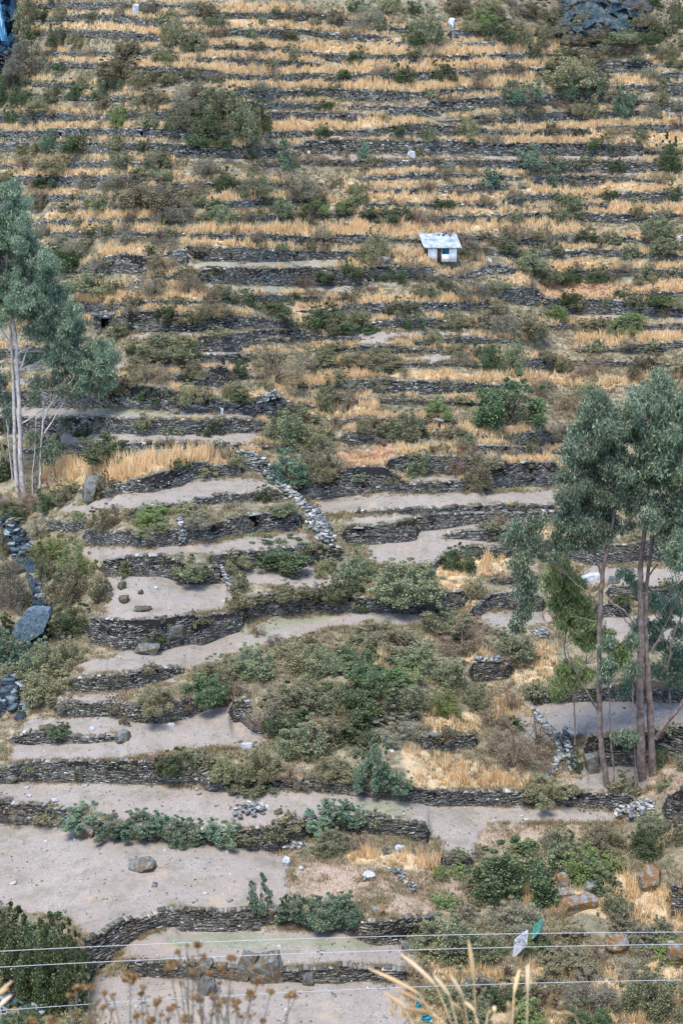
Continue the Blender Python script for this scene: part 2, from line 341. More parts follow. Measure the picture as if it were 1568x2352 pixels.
# ---------------------------------------------------------------- materials
def hx(r, g, b):               # sRGB 0-255 -> linear
    f = lambda c: ((c / 255 + .055) / 1.055) ** 2.4 if c / 255 > .04045 else c / 255 / 12.92
    return (f(r), f(g), f(b), 1)
class NB:
    def __init__(s, name, rough=.9, spec=.2):
        s.m = bpy.data.materials.new(name); s.m.use_nodes = True; s.t = s.m.node_tree
        s.p = s.t.nodes['Principled BSDF']; s.p.inputs['Roughness'].default_value = rough
        s.p.inputs['Specular IOR Level'].default_value = spec
    def n(s, ty, **k):
        o = s.t.nodes.new(ty)
        for a, v in k.items():
            if a.startswith('i_'): o.inputs[int(a[2:]) if a[2:].isdigit() else a[2:]].default_value = v
            else: setattr(o, a, v)
        return o
    def l(s, a, b): s.t.links.new(a, b)
    def pos(s): return s.n('ShaderNodeNewGeometry').outputs['Position']
    def noise(s, scale, detail=3, vec=None, rough=.6, obj=False):
        o = s.n('ShaderNodeTexNoise'); o.inputs['Scale'].default_value = scale; o.inputs['Detail'].default_value = detail
        o.inputs['Roughness'].default_value = rough
        if vec is None: vec = s.n('ShaderNodeTexCoord').outputs['Object'] if obj else s.pos()
        s.l(vec, o.inputs['Vector']); return o.outputs['Fac']
    def ramp(s, fac, stops):
        o = s.n('ShaderNodeValToRGB'); e = o.color_ramp.elements
        while len(e) < len(stops): e.new(.5)
        for q, (p, c) in zip(e, stops): q.position = p; q.color = c
        s.l(fac, o.inputs['Fac']); return o.outputs['Color']
    def mix(s, f, a, b, mode='MIX'):
        o = s.n('ShaderNodeMix'); o.data_type = 'RGBA'; o.blend_type = mode
        for v, i in ((f, 0), (a, 6), (b, 7)):
            if hasattr(v, 'links') or isinstance(v, bpy.types.NodeSocket): s.l(v, o.inputs[i])
            else: o.inputs[i].default_value = v
        return o.outputs[2]
    def math(s, op, a, b=0.5):
        o = s.n('ShaderNodeMath', operation=op)
        for v, i in ((a, 0), (b, 1)):
            if isinstance(v, bpy.types.NodeSocket): s.l(v, o.inputs[i])
            else: o.inputs[i].default_value = v
        return o.outputs[0]
    def col(s, c): s.l(c, s.p.inputs['Base Color']) if isinstance(c, bpy.types.NodeSocket) else setattr(s.p.inputs['Base Color'], 'default_value', c)
    def bump(s, h, strength=.5, dist=.05):
        o = s.n('ShaderNodeBump'); o.inputs['Strength'].default_value = strength; o.inputs['Distance'].default_value = dist
        s.l(h, o.inputs['Height']); s.l(o.outputs[0], s.p.inputs['Normal'])
def leaf_mat(name, stops, trans=.3, warm=None):
    b = NB(name, .6, .25)
    isl = b.n('ShaderNodeNewGeometry').outputs['Random Per Island']
    c = b.ramp(isl, stops)
    pn = b.noise(.45, 3)
    c = b.mix(b.ramp(pn, [(.42, (0,0,0,1)), (.62, (.42,.42,.42,1))]), c, hx(142,138,108) if warm is None else warm)
    rnd = b.n('ShaderNodeObjectInfo').outputs['Random']
    v = b.math('MULTIPLY_ADD', rnd, .5); b.t.nodes[-1].inputs[2].default_value = .88
    hs = b.n('ShaderNodeHueSaturation'); b.l(v, hs.inputs['Value']); b.l(c, hs.inputs['Color'])
    h = b.math('MULTIPLY_ADD', rnd, .05); b.t.nodes[-1].inputs[2].default_value = .475; b.l(h, hs.inputs['Hue'])
    b.col(hs.outputs[0])
    tr = b.n('ShaderNodeBsdfTranslucent'); b.l(hs.outputs[0], tr.inputs['Color'])
    ms = b.n('ShaderNodeMixShader'); ms.inputs[0].default_value = trans
    b.l(b.p.outputs[0], ms.inputs[1]); b.l(tr.outputs[0], ms.inputs[2])
    b.l(ms.outputs[0], b.t.nodes['Material Output'].inputs[0]); return b.m
M = {}
# foliage palettes (muted greens of dry-season Andean scrub)
M['GG'] = leaf_mat('grey_green_leaves', [(0, hx(74,84,64)), (.5, hx(110,120,90)), (.85, hx(150,154,118)), (1, hx(176,160,118))])
M['OL'] = leaf_mat('olive_leaves', [(0, hx(82,82,60)), (.5, hx(122,122,94)), (.85, hx(158,152,116)), (1, hx(176,142,98))])
M['DG'] = leaf_mat('dark_green_leaves', [(0, hx(46,58,40)), (.6, hx(82,98,66)), (1, hx(134,144,98))], .3, hx(96,108,78))
M['HB'] = leaf_mat('brown_heath_twigs', [(0, hx(92,78,66)), (.5, hx(134,114,96)), (.8, hx(166,140,114)), (1, hx(126,124,86))], .1)
M['SV'] = leaf_mat('silvery_heath_leaves', [(0, hx(84,82,74)), (.5, hx(122,118,104)), (.85, hx(150,144,124)), (1, hx(136,138,102))], .15)
M['LG'] = leaf_mat('bright_green_leaves', [(0, hx(84,104,60)), (.6, hx(116,136,80)), (1, hx(156,158,96))])
M['BG'] = leaf_mat('broad_blue_green_leaves', [(0, hx(64,92,80)), (.6, hx(98,128,106)), (.92, hx(136,156,126)), (1, hx(190,160,90))])
M['EU'] = leaf_mat('gum_leaves', [(0, hx(66,86,70)), (.5, hx(106,126,102)), (.9, hx(168,174,140)), (1, hx(184,190,158))], .35, hx(112,132,110))
M['EU2'] = leaf_mat('young_gum_leaves', [(0, hx(104,128,80)), (.6, hx(146,168,108)), (1, hx(180,190,134))], .4, hx(150,160,110))
M['flowers'] = leaf_mat('cream_blossom', [(0, hx(170,160,110)), (1, hx(220,210,165))])
def grass_mat(name, stops, big=None):
    b = NB(name, .8, .15)
    isl = b.n('ShaderNodeNewGeometry').outputs['Random Per Island']
    c = b.ramp(isl, stops)
    n = b.noise(.12, 3)
    c = b.mix(b.math('MULTIPLY', n, .6), c, big or hx(190,150,95))
    b.col(c)
    tr = b.n('ShaderNodeBsdfTranslucent'); b.l(c, tr.inputs['Color'])
    ms = b.n('ShaderNodeMixShader'); ms.inputs[0].default_value = .35
    b.l(b.p.outputs[0], ms.inputs[1]); b.l(tr.outputs[0], ms.inputs[2])
    b.l(ms.outputs[0], b.t.nodes['Material Output'].inputs[0]); return b.m
M['gold'] = grass_mat('golden_straw', [(0, hx(158,130,92)), (.45, hx(234,204,154)), (1, hx(255,240,208))], hx(234,190,128))
M['dry'] = grass_mat('dry_grass', [(0, hx(112,100,80)), (.4, hx(156,138,108)), (.75, hx(196,172,132)), (1, hx(116,122,84))], hx(150,134,106))
M['redg'] = grass_mat('russet_grass', [(0, hx(150,112,86)), (.5, hx(192,150,116)), (1, hx(218,184,144))], hx(186,142,110))
M['greeng'] = grass_mat('short_green_grass', [(0, hx(110,130,88)), (1, hx(150,160,114))], hx(130,144,100))
def slate(name, stops, moss=0.12):
    b = NB(name, .8, .3)
    isl = b.n('ShaderNodeNewGeometry').outputs['Random Per Island']
    c = b.ramp(isl, stops)
    n = b.noise(9, 4); c = b.mix(b.ramp(n, [(.35, (0,0,0,1)), (.7, (1,1,1,1))]), c, b.mix(1, c, hx(150,152,150), 'OVERLAY'))
    n2 = b.noise(.9, 4)
    c = b.mix(b.math('MULTIPLY', b.ramp(n2, [(.56, (0,0,0,1)), (.68, (1,1,1,1))]), .75 * moss * 5), c, hx(104,90,66))
    b.col(c); b.bump(b.noise(14, 4), .6, .03); return b.m
M['slate'] = slate('blue_grey_slate', [(0, hx(68,66,62)), (.35, hx(102,99,92)), (.7, hx(130,127,118)), (.92, hx(152,148,138)), (1, hx(200,196,186))])
M['pale_slate'] = slate('pale_slate', [(0, hx(90,92,92)), (.4, hx(128,130,128)), (.8, hx(168,167,162)), (1, hx(204,200,190))], .03)
M['dark_rock'] = slate('dark_wet_rock', [(0, hx(26,36,44)), (.5, hx(50,64,74)), (.8, hx(92,108,116)), (1, hx(170,178,180))], .03)
def rock(name, a, b_, lich, amt, sc=1.6):
    b = NB(name, .75, .3)
    n = b.noise(sc * 1.5, 6, obj=True)
    c = b.ramp(n, [(.3, a), (.62, b_)])
    n2 = b.noise(sc, 5, obj=True); b.t.nodes[-1]
    c = b.mix(b.math('MULTIPLY', b.ramp(b.noise(sc * .8 + .37, 6, obj=True, rough=.7), [(.62 - amt * .3, (0,0,0,1)), (.68 - amt * .3, (1,1,1,1))]), .9), c, lich)
    w_ = b.ramp(b.noise(sc * 4, 5, obj=True), [(.62, (0,0,0,1)), (.66, (1,1,1,1))])
    c = b.mix(b.math('MULTIPLY', w_, .6), c, hx(176,180,178))
    b.col(c); b.bump(b.noise(sc * 5, 6, obj=True), .8, .08); return b.m
M['r_blue'] = rock('blue_grey_boulder', hx(70,74,74), hx(124,126,122), hx(92,82,52), .45)
M['r_pale'] = rock('pale_boulder', hx(140,144,146), hx(200,202,200), hx(120,112,84), .1)
M['r_moss'] = rock('mossy_boulder', hx(80,82,80), hx(140,140,134), hx(74,62,30), .75)
M['r_orange'] = rock('orange_lichen_boulder', hx(84,90,92), hx(146,150,148), hx(122,88,42), .62)
M['r_slab'] = rock('dark_slab', hx(66,66,62), hx(126,128,124), hx(98,80,52), .5)
M['r_stream'] = rock('wet_stream_slab', hx(54,70,82), hx(104,122,132), hx(60,70,70), .2)
def plain(name, c, rough=.8, spec=.3, n=.0, sc=3):
    b = NB(name, rough, spec)
    if n:
        f = b.noise(sc, 5); b.col(b.mix(b.ramp(f, [(.3, (0,0,0,1)), (.7, (1,1,1,1))]), tuple(x * (1 - n) for x in c[:3]) + (1,), tuple(min(1, x * (1 + n)) for x in c[:3]) + (1,)))
    else: b.col(c)
    return b.m
M['bark_pale'] = plain('smooth_pale_gum_bark', hx(176,168,162), .8, .2, .35, 2)
M['bark_warm'] = plain('peeling_warm_gum_bark', hx(122,108,100), .9, .1, .55, 1.8)
M['twig'] = plain('grey_twig', hx(120,104,92), .9, .1, .3, 4)
M['shade_black'] = plain('painted_recess_shade', hx(18,20,22), 1, 0)  # near black, stands in for the shade inside recesses
# ---------------------------------------------------------------- ground cover bands: (row offset, [(x, y0, y1) ...])
DIRT = [
 (0,[(1170,458,471),(1320,460,470)]),(0,[(1230,501,514),(1490,503,515)]),(0,[(1270,626,642),(1568,620,638),(1700,626,642),(2120,626,645)]),
 (0,[(1568,466,488),(1980,474,491)]),(0,[(1380,706,735),(1568,706,734),(2200,710,734),(2940,713,738)]),(0,[(3040,440,468),(3400,440,468)]),(0,[(3040,512,527),(3400,512,527)]),
 (0,[(1568,762,784),(1820,766,784)]),(0,[(840,724,740),(1180,728,742),(1400,720,742)]),(0,[(2600,500,512),(3000,500,512)]),
 (784,[(2380,16,32),(2600,8,24),(2960,5,20)]),(784,[(2000,8,14),(2300,8,16)]),
 (784,[(865,414,456),(1240,412,447),(1568,402,443)]),(784,[(930,515,535),(1240,528,565),(1568,528,550),(1940,510,524)]),
 (784,[(600,738,778),(900,738,760),(1320,725,738)]),(784,[(1480,745,784),(1568,745,784),(1900,733,765),(2140,745,770)]),(784,[(1440,740,790),(1540,748,784)]),
 (784,[(2600,652,674),(2900,660,694),(3400,674,705)]),
 (1568,[(-400,75,104),(220,78,104)]),(1568,[(-400,170,200),(260,172,204)]),(1568,[(505,98,132),(630,96,128)]),(1568,[(700,100,140),(830,100,130)]),
 (1568,[(1420,-35,4),(1568,-36,2),(1700,-30,0)]),(1568,[(1660,-25,18),(1840,-5,18)]),(1568,[(900,46,64),(1130,44,60)]),(1568,[(1850,60,90),(2060,60,100)]),
 (1568,[(-400,300,350),(300,302,350),(700,316,360),(1100,334,354),(1190,336,362)]),(1568,[(340,425,470),(700,422,462),(1190,418,468)]),
 (1568,[(290,762,800),(640,688,768),(900,625,742),(1120,620,702),(1320,655,694)]),(1568,[(1440,728,800),(1568,710,790),(2000,692,772),(2300,690,748),(2580,676,752)]),
 (1568,[(1880,612,656),(2140,608,644)]),(1568,[(200,440,480),(340,420,470)]),
 (2352,[(1590,12,66),(1720,14,62),(1900,18,30)]),(2352,[(1900,85,125),(2200,40,82),(2240,30,60)]),(2352,[(1660,146,235),(1900,122,255),(2000,112,262),(2290,132,166)]),
 (2352,[(390,148,232),(640,165,205),(860,150,198),(1200,108,190),(1400,85,165)]),(2352,[(460,292,487),(540,292,497),(780,288,492),(880,330,468),(1080,318,432)]),
 (2352,[(1110,262,320),(1300,250,365),(1568,225,362),(1640,225,330)]),(2352,[(950,560,655),(1100,540,655),(1250,490,610),(1568,458,525),(1990,445,515)]),
 (2352,[(2180,455,535),(2350,450,575),(2540,455,500)]),(2352,[(370,690,745),(600,635,738),(840,600,712),(1040,600,690)]),
 (2352,[(2640,250,342),(3500,240,335)]),(2352,[(2700,480,620),(3500,440,600)]),
 (3136,[(250,60,96),(560,42,92)]),(3136,[(690,-20,10),(800,-40,0)]),
 (3136,[(50,245,362),(100,170,362),(280,150,358),(560,152,352),(860,110,300),(1050,98,300),(1170,215,300),(1240,250,290)]),
 (3136,[(-450,460,552),(300,452,582),(700,462,668),(1000,490,684),(1280,490,664),(1568,505,604),(1900,545,640),(2060,560,800),(2180,560,800),(2260,560,640),(2860,590,645)]),
 (3136,[(-450,640,700),(0,640,800),(350,660,800),(1200,765,800),(1300,790,800)]),(3920,[(-450,-80,300),(0,-5,250),(300,-5,300),(420,-5,395),(700,-5,287),(1000,-5,264),(1330,-5,262)]),
 (3136,[(2330,95,262),(2500,88,300),(2600,85,245),(2700,78,242),(3500,85,190)]),
 (3920,[(540,440,495),(600,400,492),(800,325,502),(1200,350,530),(1568,345,512),(1700,410,516),(1860,415,530)]),
 (3920,[(400,560,1100),(600,556,1100),(1240,582,1100),(1568,585,1100),(1860,592,1100),(1900,700,1100)]),
 (784,[(2200,500,560),(2330,500,545)]),(3136,[(2480,300,420),(2530,300,420)]),(3136,[(2620,380,500),(3000,380,500)]),
]
GREEN = [(784,[(880,420,445),(1240,417,436),(1568,408,430)]),(784,[(940,516,532),(1240,532,562),(1568,532,546),(1800,520,528)]),(1568,[(320,300,318),(700,318,345),(1050,334,344)]),
 (1568,[(1568,722,735),(1800,700,712)]),(1568,[(1000,610,630),(1180,625,650)]),(1568,[(2290,655,690),(2500,668,692)]),(2352,[(860,130,145),(1100,90,122),(1240,85,110)]),(2352,[(1620,148,175),(1800,145,160)]),
 (2352,[(1100,530,570),(1330,480,530),(1568,462,478),(1780,450,468)]),(3920,[(760,380,430),(1100,365,440),(1300,380,420),(1568,400,440),(1700,400,440)]),(3136,[(1620,540,600),(1900,560,620)])]
GOLD = [  # (offset, density, height m, pts)
 (0,.6,.7,[(320,62,80),(560,50,70),(700,75,95)]),(0,1,1.1,[(960,30,58),(1280,28,58),(1380,40,52)]),(0,.8,.8,[(1060,95,133),(1250,95,133),(1450,95,125)]),
 (0,.6,.8,[(280,108,138),(500,115,140),(760,130,155)]),(0,.9,.8,[(960,190,214),(1300,196,220),(1568,205,245)]),(0,1,.9,[(940,243,268),(1240,250,276),(1420,262,286)]),
 (0,.9,.8,[(280,264,290),(640,280,305),(900,295,316)]),(0,1,1.1,[(940,308,335),(1240,315,345),(1568,322,338)]),(0,.6,.8,[(120,352,374),(420,355,378)]),(0,.8,.8,[(950,375,402),(1250,378,402),(1568,375,404)]),
 (0,1,1.2,[(1210,570,606),(1400,565,604),(1568,562,600)]),(0,.8,.9,[(180,568,594),(300,566,592),(560,572,594)]),(0,.3,.8,[(40,505,522),(300,508,520)]),(0,.5,.8,[(560,415,445),(720,420,445)]),
 (0,1,1.0,[(1568,218,252),(2000,215,258),(2200,220,255),(2560,222,250)]),(0,1,1.2,[(1568,300,338),(1800,298,334),(2200,290,322),(2540,285,312)]),(0,1,1.3,[(1568,384,412),(1900,385,425),(2100,380,405),(2450,350,395)]),
 (0,.8,.9,[(1568,75,90),(1650,75,95)]),(0,.8,.8,[(1700,100,128),(1870,110,128)]),(0,.8,.8,[(1620,190,210),(1900,165,188)]),(0,.7,.7,[(2090,120,138),(2210,115,135)]),
 (0,.9,1.0,[(1568,565,598),(1800,555,580),(1960,540,570)]),(0,.8,1.1,[(1568,520,575),(1780,540,560)]),(0,.9,1.1,[(2270,580,600),(2700,575,592),(3136,555,572)]),(0,.9,1.2,[(2310,640,662),(2700,630,660)]),(0,.7,.8,[(2700,600,655),(3136,615,665)]),
 (0,.8,1.1,[(2820,360,388),(3000,362,388)]),(0,1,1,[(3000,620,655),(3400,620,650)]),(0,.6,.9,[(2300,185,192),(2700,195,240)]),(0,.6,.9,[(2600,240,290),(2790,260,290)]),(0,.35,.9,[(1568,640,645),(2200,600,640)]),
 (784,.7,.8,[(0,0,22),(170,0,25),(600,0,25)]),(784,.7,.9,[(150,80,113),(400,90,112)]),(784,.9,1,[(220,190,232),(450,188,224),(700,195,216)]),(784,.9,1,[(220,258,285),(500,250,280),(760,245,275)]),(784,.8,.9,[(140,310,335),(240,315,340)]),
 (784,1,1.2,[(970,115,142),(1190,105,134)]),(784,1,1.3,[(900,265,290),(1240,262,294),(1568,265,298),(1850,270,300)]),(784,.8,1.1,[(880,320,350),(1100,325,354),(1390,345,364)]),(784,.9,1,[(455,355,390),(560,350,384),(700,355,388)]),
 (784,1,1.2,[(355,575,610),(540,575,610),(720,560,592),(900,560,590)]),(784,.5,.9,[(1350,600,690),(1420,600,740)]),(784,1,1.1,[(1480,590,612),(1568,585,610),(1740,580,606),(2280,590,606)]),
 (784,.6,1,[(1580,40,75),(1800,60,78),(2300,100,130)]),(784,.8,1.1,[(1600,112,145),(1860,110,150),(2200,125,150)]),(784,.9,.9,[(1600,185,200),(1860,180,200)]),(784,.7,1,[(2040,175,205),(2700,180,192),(3000,180,195)]),
 (784,.9,1.1,[(2340,80,110),(2560,85,116),(2740,90,124),(2800,70,100)]),(784,.6,.9,[(2760,60,95),(3136,60,92)]),(784,1,1.2,[(2730,160,192),(3000,165,196),(3400,165,196)]),(784,1,1.2,[(1568,235,285),(1780,250,300),(2060,250,275),(2500,230,285),(2660,240,290)]),
 (784,.9,1.1,[(1600,400,432),(1750,395,432),(1960,395,430)]),(784,1,1.3,[(2090,370,408),(2240,375,425)]),(784,.8,1,[(2440,345,362),(2760,345,360),(2860,340,360)]),(784,.9,1,[(2520,420,455),(2860,415,450)]),(784,.9,1,[(2370,420,520),(2440,430,520)]),
 (784,.9,.6,[(2230,495,532),(2450,500,530)]),(784,.9,1,[(2960,490,530),(3136,500,530)]),(784,.8,1,[(3000,430,455),(3400,430,455)]),(784,1,1.1,[(2640,760,790),(2900,755,790),(3136,750,790),(3400,750,790)]),(784,.4,.8,[(2900,280,310),(3136,300,400)]),
 (1568,1,1.3,[(2200,155,190),(2400,150,190),(2700,165,215),(2860,175,205),(3136,165,215)]),(1568,.9,1,[(1568,140,175),(1800,140,172),(2200,150,185)]),(1568,.9,1.1,[(1250,180,235),(1450,170,245),(1568,140,200)]),(1568,.7,.9,[(1040,240,262),(1250,240,262)]),
 (1568,.9,1.2,[(1590,290,345),(1740,285,320)]),(1568,1,1.3,[(1820,490,520),(2000,480,522),(2160,485,528)]),(1568,.9,1,[(2170,400,475),(2350,400,478),(2400,430,480)]),(1568,.9,1,[(2230,530,562),(2540,520,555)]),(1568,.5,.9,[(2040,390,408),(2500,385,412)]),
 (1568,1,2.0,[(200,560,650),(480,555,650),(700,550,608),(900,520,560),(1060,515,560)]),(1568,.6,.8,[(210,640,680),(380,650,700),(420,640,650)]),(1568,.6,.8,[(1390,310,420),(1568,300,360)]),(1568,.5,1,[(2870,-20,18),(3136,-20,10)]),
 (2352,.9,.7,[(2010,220,300),(2250,200,300),(2400,210,290)]),(2352,.9,.6,[(2010,300,365),(2250,330,375),(2180,330,430)]),(2352,1,1.6,[(2200,215,285),(2260,215,280)]),(2352,.6,.6,[(2440,60,115),(2620,70,125)]),(2352,.8,1.6,[(1620,650,720),(1780,640,700)]),(2352,1,1.5,[(2120,660,700),(2240,655,700)]),
 (2352,.7,1.2,[(2400,640,700),(2560,600,740)]),(2352,.5,.5,[(2040,360,440),(2200,365,440)]),(2352,.4,.5,[(2330,720,784),(2560,740,784)]),
 (3136,.55,1.5,[(1860,300,410),(2000,330,440),(2100,350,470),(2250,370,480),(2430,400,480)]),(3136,.8,1.0,[(1870,420,490),(2400,440,495)]),(3136,.8,.8,[(1568,110,160),(1700,130,155),(1900,130,200),(2200,150,232)]),(3136,.8,1.4,[(2260,80,190),(2430,80,190)]),
 (3920,.8,1.2,[(1580,-10,60),(1700,0,60),(2020,20,80)]),(3920,.8,1.1,[(2380,170,240),(2500,170,260),(2900,180,330),(3136,160,360)]),(3920,.5,1.0,[(1900,500,600),(2500,520,620),(3136,500,700)]),(3920,.8,1.3,[(2820,100,190),(2920,100,190)]),(3920,.5,1,[(1800,680,784),(2500,720,784),(3136,720,784)]),
]
RED = [(784,[(2460,515,585),(2700,512,585),(3000,530,600),(3400,540,600)]),(1568,[(1568,500,576),(1760,520,576)]),(1568,[(1720,470,530),(1820,480,545)]),(1568,[(2100,20,50),(2170,30,80)])]
PINK = [(3136,[(2200,630,800),(2400,620,760),(2560,640,740)]),(3136,[(0,520,552),(350,540,580)]),(3920,[(1290,120,240),(1400,10,285),(1600,60,290),(1850,90,290),(2200,60,260)]),(3136,[(2260,560,700),(2900,590,660)]),(3136,[(2560,300,500),(3136,380,520)])]
# ---------------------------------------------------------------- hillside mesh
def band(off, pts, X, Y):
    xs = [p[0] for p in pts]
    a = np.interp(X, xs, [p[1] + off for p in pts], left=1e9, right=1e9); b = np.interp(X, xs, [p[2] + off for p in pts], left=-1e9, right=-1e9)
    return (Y >= a) & (Y <= b)
Xg = np.repeat(cols[:, None], NR, 1)
def mask(bands, wob=5):
    Yw = rowy + (fbm(Xg * .03, rowy * .05, 5) - .5) * wob * 2
    Xw = Xg + (fbm(Xg * .012 + 9, rowy * .022, 15) - .5) * 90 + (fbm(Xg * .05, rowy * .06, 25) - .5) * 36
    m = np.zeros((NC, NR), bool)
    for b in bands: m |= band(b[0], b[-1], Xw, Yw)
    return m
wallm = np.zeros((NC, NR), bool)
for c in range(NC):
    for t, b, k in colw[c][0]: wallm[c] |= (rowy[c] > t + 1) & (rowy[c] < b + 1)
mdirt, mgreen, mgold, mred, mpink = mask(DIRT), mask(GREEN, 8), mask(GOLD), mask(RED), mask(PINK)
def blur(m, k=3):
    return smooth(smooth(m.astype(float), k, 0), max(1, k - 1), 1)
Pg = W3(Xg, rowy, fieldD)
lump = (fbm(Pg[..., 0] * .35, Pg[..., 1] * .35, 11) - .5) * .9
lump[mdirt | wallm] *= .15
nb = np.zeros_like(wallm); nb[:, 1:] |= wallm[:, :-1]; nb[:, :-1] |= wallm[:, 1:]
lump[nb] *= .3
Pg[..., 2] += lump
idx = np.arange(NC * NR).reshape(NC, NR)
quads = np.stack([idx[:-1, 1:], idx[1:, 1:], idx[1:, :-1], idx[:-1, :-1]], -1).reshape(-1, 4)
b = NB('hillside_ground', .95, .1)
att = b.n('ShaderNodeAttribute', attribute_name='cover'); sp = b.n('ShaderNodeSeparateColor'); b.l(att.outputs['Color'], sp.inputs[0])
att2 = b.n('ShaderNodeAttribute', attribute_name='cover2'); sp2 = b.n('ShaderNodeSeparateColor'); b.l(att2.outputs['Color'], sp2.inputs[0])
n1 = b.noise(1.2, 5); n2 = b.noise(9, 4); n3 = b.noise(.22, 3)
veg = b.ramp(n1, [(.3, hx(98,92,76)), (.5, hx(136,126,104)), (.68, hx(176,160,132))]); veg = b.mix(b.ramp(n3, [(.4, (0,0,0,1)), (.6, (.6,.6,.6,1))]), veg, hx(116,114,94))
dirt = b.ramp(n2, [(.25, hx(120,113,106)), (.5, hx(150,142,133)), (.75, hx(180,170,157))])
dirt = b.mix(b.math('MULTIPLY', b.ramp(n3, [(.4, (0,0,0,1)), (.62, (1,1,1,1))]), .7), dirt, hx(146,134,122))
dirt = b.mix(b.math('MULTIPLY', b.ramp(b.noise(.5, 6, rough=.7), [(.5, (0,0,0,1)), (.62, (1,1,1,1))]), .55), dirt, hx(118,116,98))
dirt = b.mix(b.math('MULTIPLY', b.ramp(b.noise(.35, 7, rough=.75), [(.55, (0,0,0,1)), (.63, (1,1,1,1))]), .6), dirt, hx(170,152,130))
dirt = b.mix(b.math('MULTIPLY', b.ramp(b.noise(2.2, 6, rough=.75), [(.56, (0,0,0,1)), (.64, (1,1,1,1))]), .5), dirt, hx(112,98,88))
dirt = b.mix(b.ramp(b.noise(13, 3, rough=.8), [(.68, (0,0,0,1)), (.72, (1,1,1,1))]), dirt, hx(206,176,146))
def soft(m, lo=.35, hi=.65): return b.ramp(b.math('ADD', m, b.math('MULTIPLY_ADD', n2, .5)), [(lo + .0, (0,0,0,1)), (hi, (1,1,1,1))])
def edge(m):
    a = b.math('SUBTRACT', b.math('ADD', m, b.math('MULTIPLY', b.math('ADD', n1, n2), .55)), .55)
    return b.ramp(a, [(.35, (0,0,0,1)), (.65, (1,1,1,1))])
c = b.mix(edge(sp.outputs[2]), veg, b.ramp(n1, [(.3, hx(158,140,110)), (.7, hx(208,184,146))]))
c = b.mix(edge(sp2.outputs[1]), c, hx(168,134,106))
c = b.mix(edge(sp2.outputs[2]), c, b.ramp(n2, [(.3, hx(124,110,102)), (.5, hx(160,140,122)), (.7, hx(196,174,146))]))
c = b.mix(edge(sp.outputs[0]), c, dirt)
gp = b.math('MULTIPLY', edge(sp.outputs[1]), b.ramp(b.noise(3.5, 5, rough=.7), [(.4, (0,0,0,1)), (.6, (1,1,1,1))]))
c = b.mix(b.math('MULTIPLY', gp, .8), c, hx(128,140,104))
c = b.mix(b.ramp(sp2.outputs[0], [(.5, (0,0,0,1)), (.9, (1,1,1,1))]), c, b.ramp(n2, [(.3, hx(44,44,42)), (.7, hx(76,76,72))]))
b.col(c); b.bump(b.math('ADD', n2, b.math('MULTIPLY', n1, 1.5)), .7, .06)
M['ground'] = b.m
me = mesh_np('hillside', Pg.reshape(-1, 3), quads, M['ground'], smooth=False)
for nm, (r_, g_, b_) in (('cover', (blur(mdirt, 1), blur(mgreen), blur(mgold))), ('cover2', (wallm, blur(mred), blur(mpink, 6)))):
    a = me.color_attributes.new(nm, 'FLOAT_COLOR', 'POINT')
    a.data.foreach_set('color', np.stack([r_, g_, b_, np.ones((NC, NR))], -1).astype(np.float32).reshape(-1))
hill = tag(link('hillside', me), kind='structure')
for sgn, c_ in ((-1, 0), (1, NC - 1)):      # the slope runs on past both sides of the view
    Ea = Pg[c_]; Eb = Ea + np.array([sgn * 180, -10, 12.]); i = np.arange(NR - 1); V = np.concatenate([Ea, Eb])
    q = np.stack([i, i + 1, i + 1 + NR, i + NR], -1); q = q if sgn > 0 else q[:, ::-1]
    tag(link('side_slope', mesh_np('side_slope', V, q[:, ::-1], M['ground'])), kind='structure')
# the far rim above the frame and the near bank under the camera
E = Pg[:, 0]; far = E + np.array([0, 160, 110.]); ff = far + np.array([0, 200, -60.])
V = np.concatenate([E, far, ff]); i = np.arange(NC - 1)
q = np.concatenate([np.stack([i, i + NC, i + NC + 1, i + 1], -1)[:, ::-1], np.stack([i + NC, i + 2 * NC, i + 2 * NC + 1, i + NC + 1], -1)[:, ::-1]])
tag(link('upper_hill', mesh_np('upper_hill', V, q, M['ground'])), kind='structure')
nbx, nby = 60, 50
bx = np.linspace(-75, 75, nbx); by = np.linspace(-25, 102, nby)
BX, BY = np.meshgrid(bx, by, indexing='ij')
def bank_z(x, y):
    return np.where(y < 2, -1.7 - .1 * (y + 25) / 27, -2.0 - .80 * (y - 2)) - np.maximum(0, y - 60) * .1 
BZ = bank_z(BX, BY) + (fbm(BX * .5, BY * .5, 3) - .5) * .3 * (BY > 0)
ii = np.arange(nbx * nby).reshape(nbx, nby)
q = np.stack([ii[:-1, :-1], ii[1:, :-1], ii[1:, 1:], ii[:-1, 1:]], -1).reshape(-1, 4)
tag(link('near_bank', mesh_np('near_bank', np.stack([BX, BY, BZ], -1).reshape(-1, 3), q, M['ground'], True)), kind='structure')

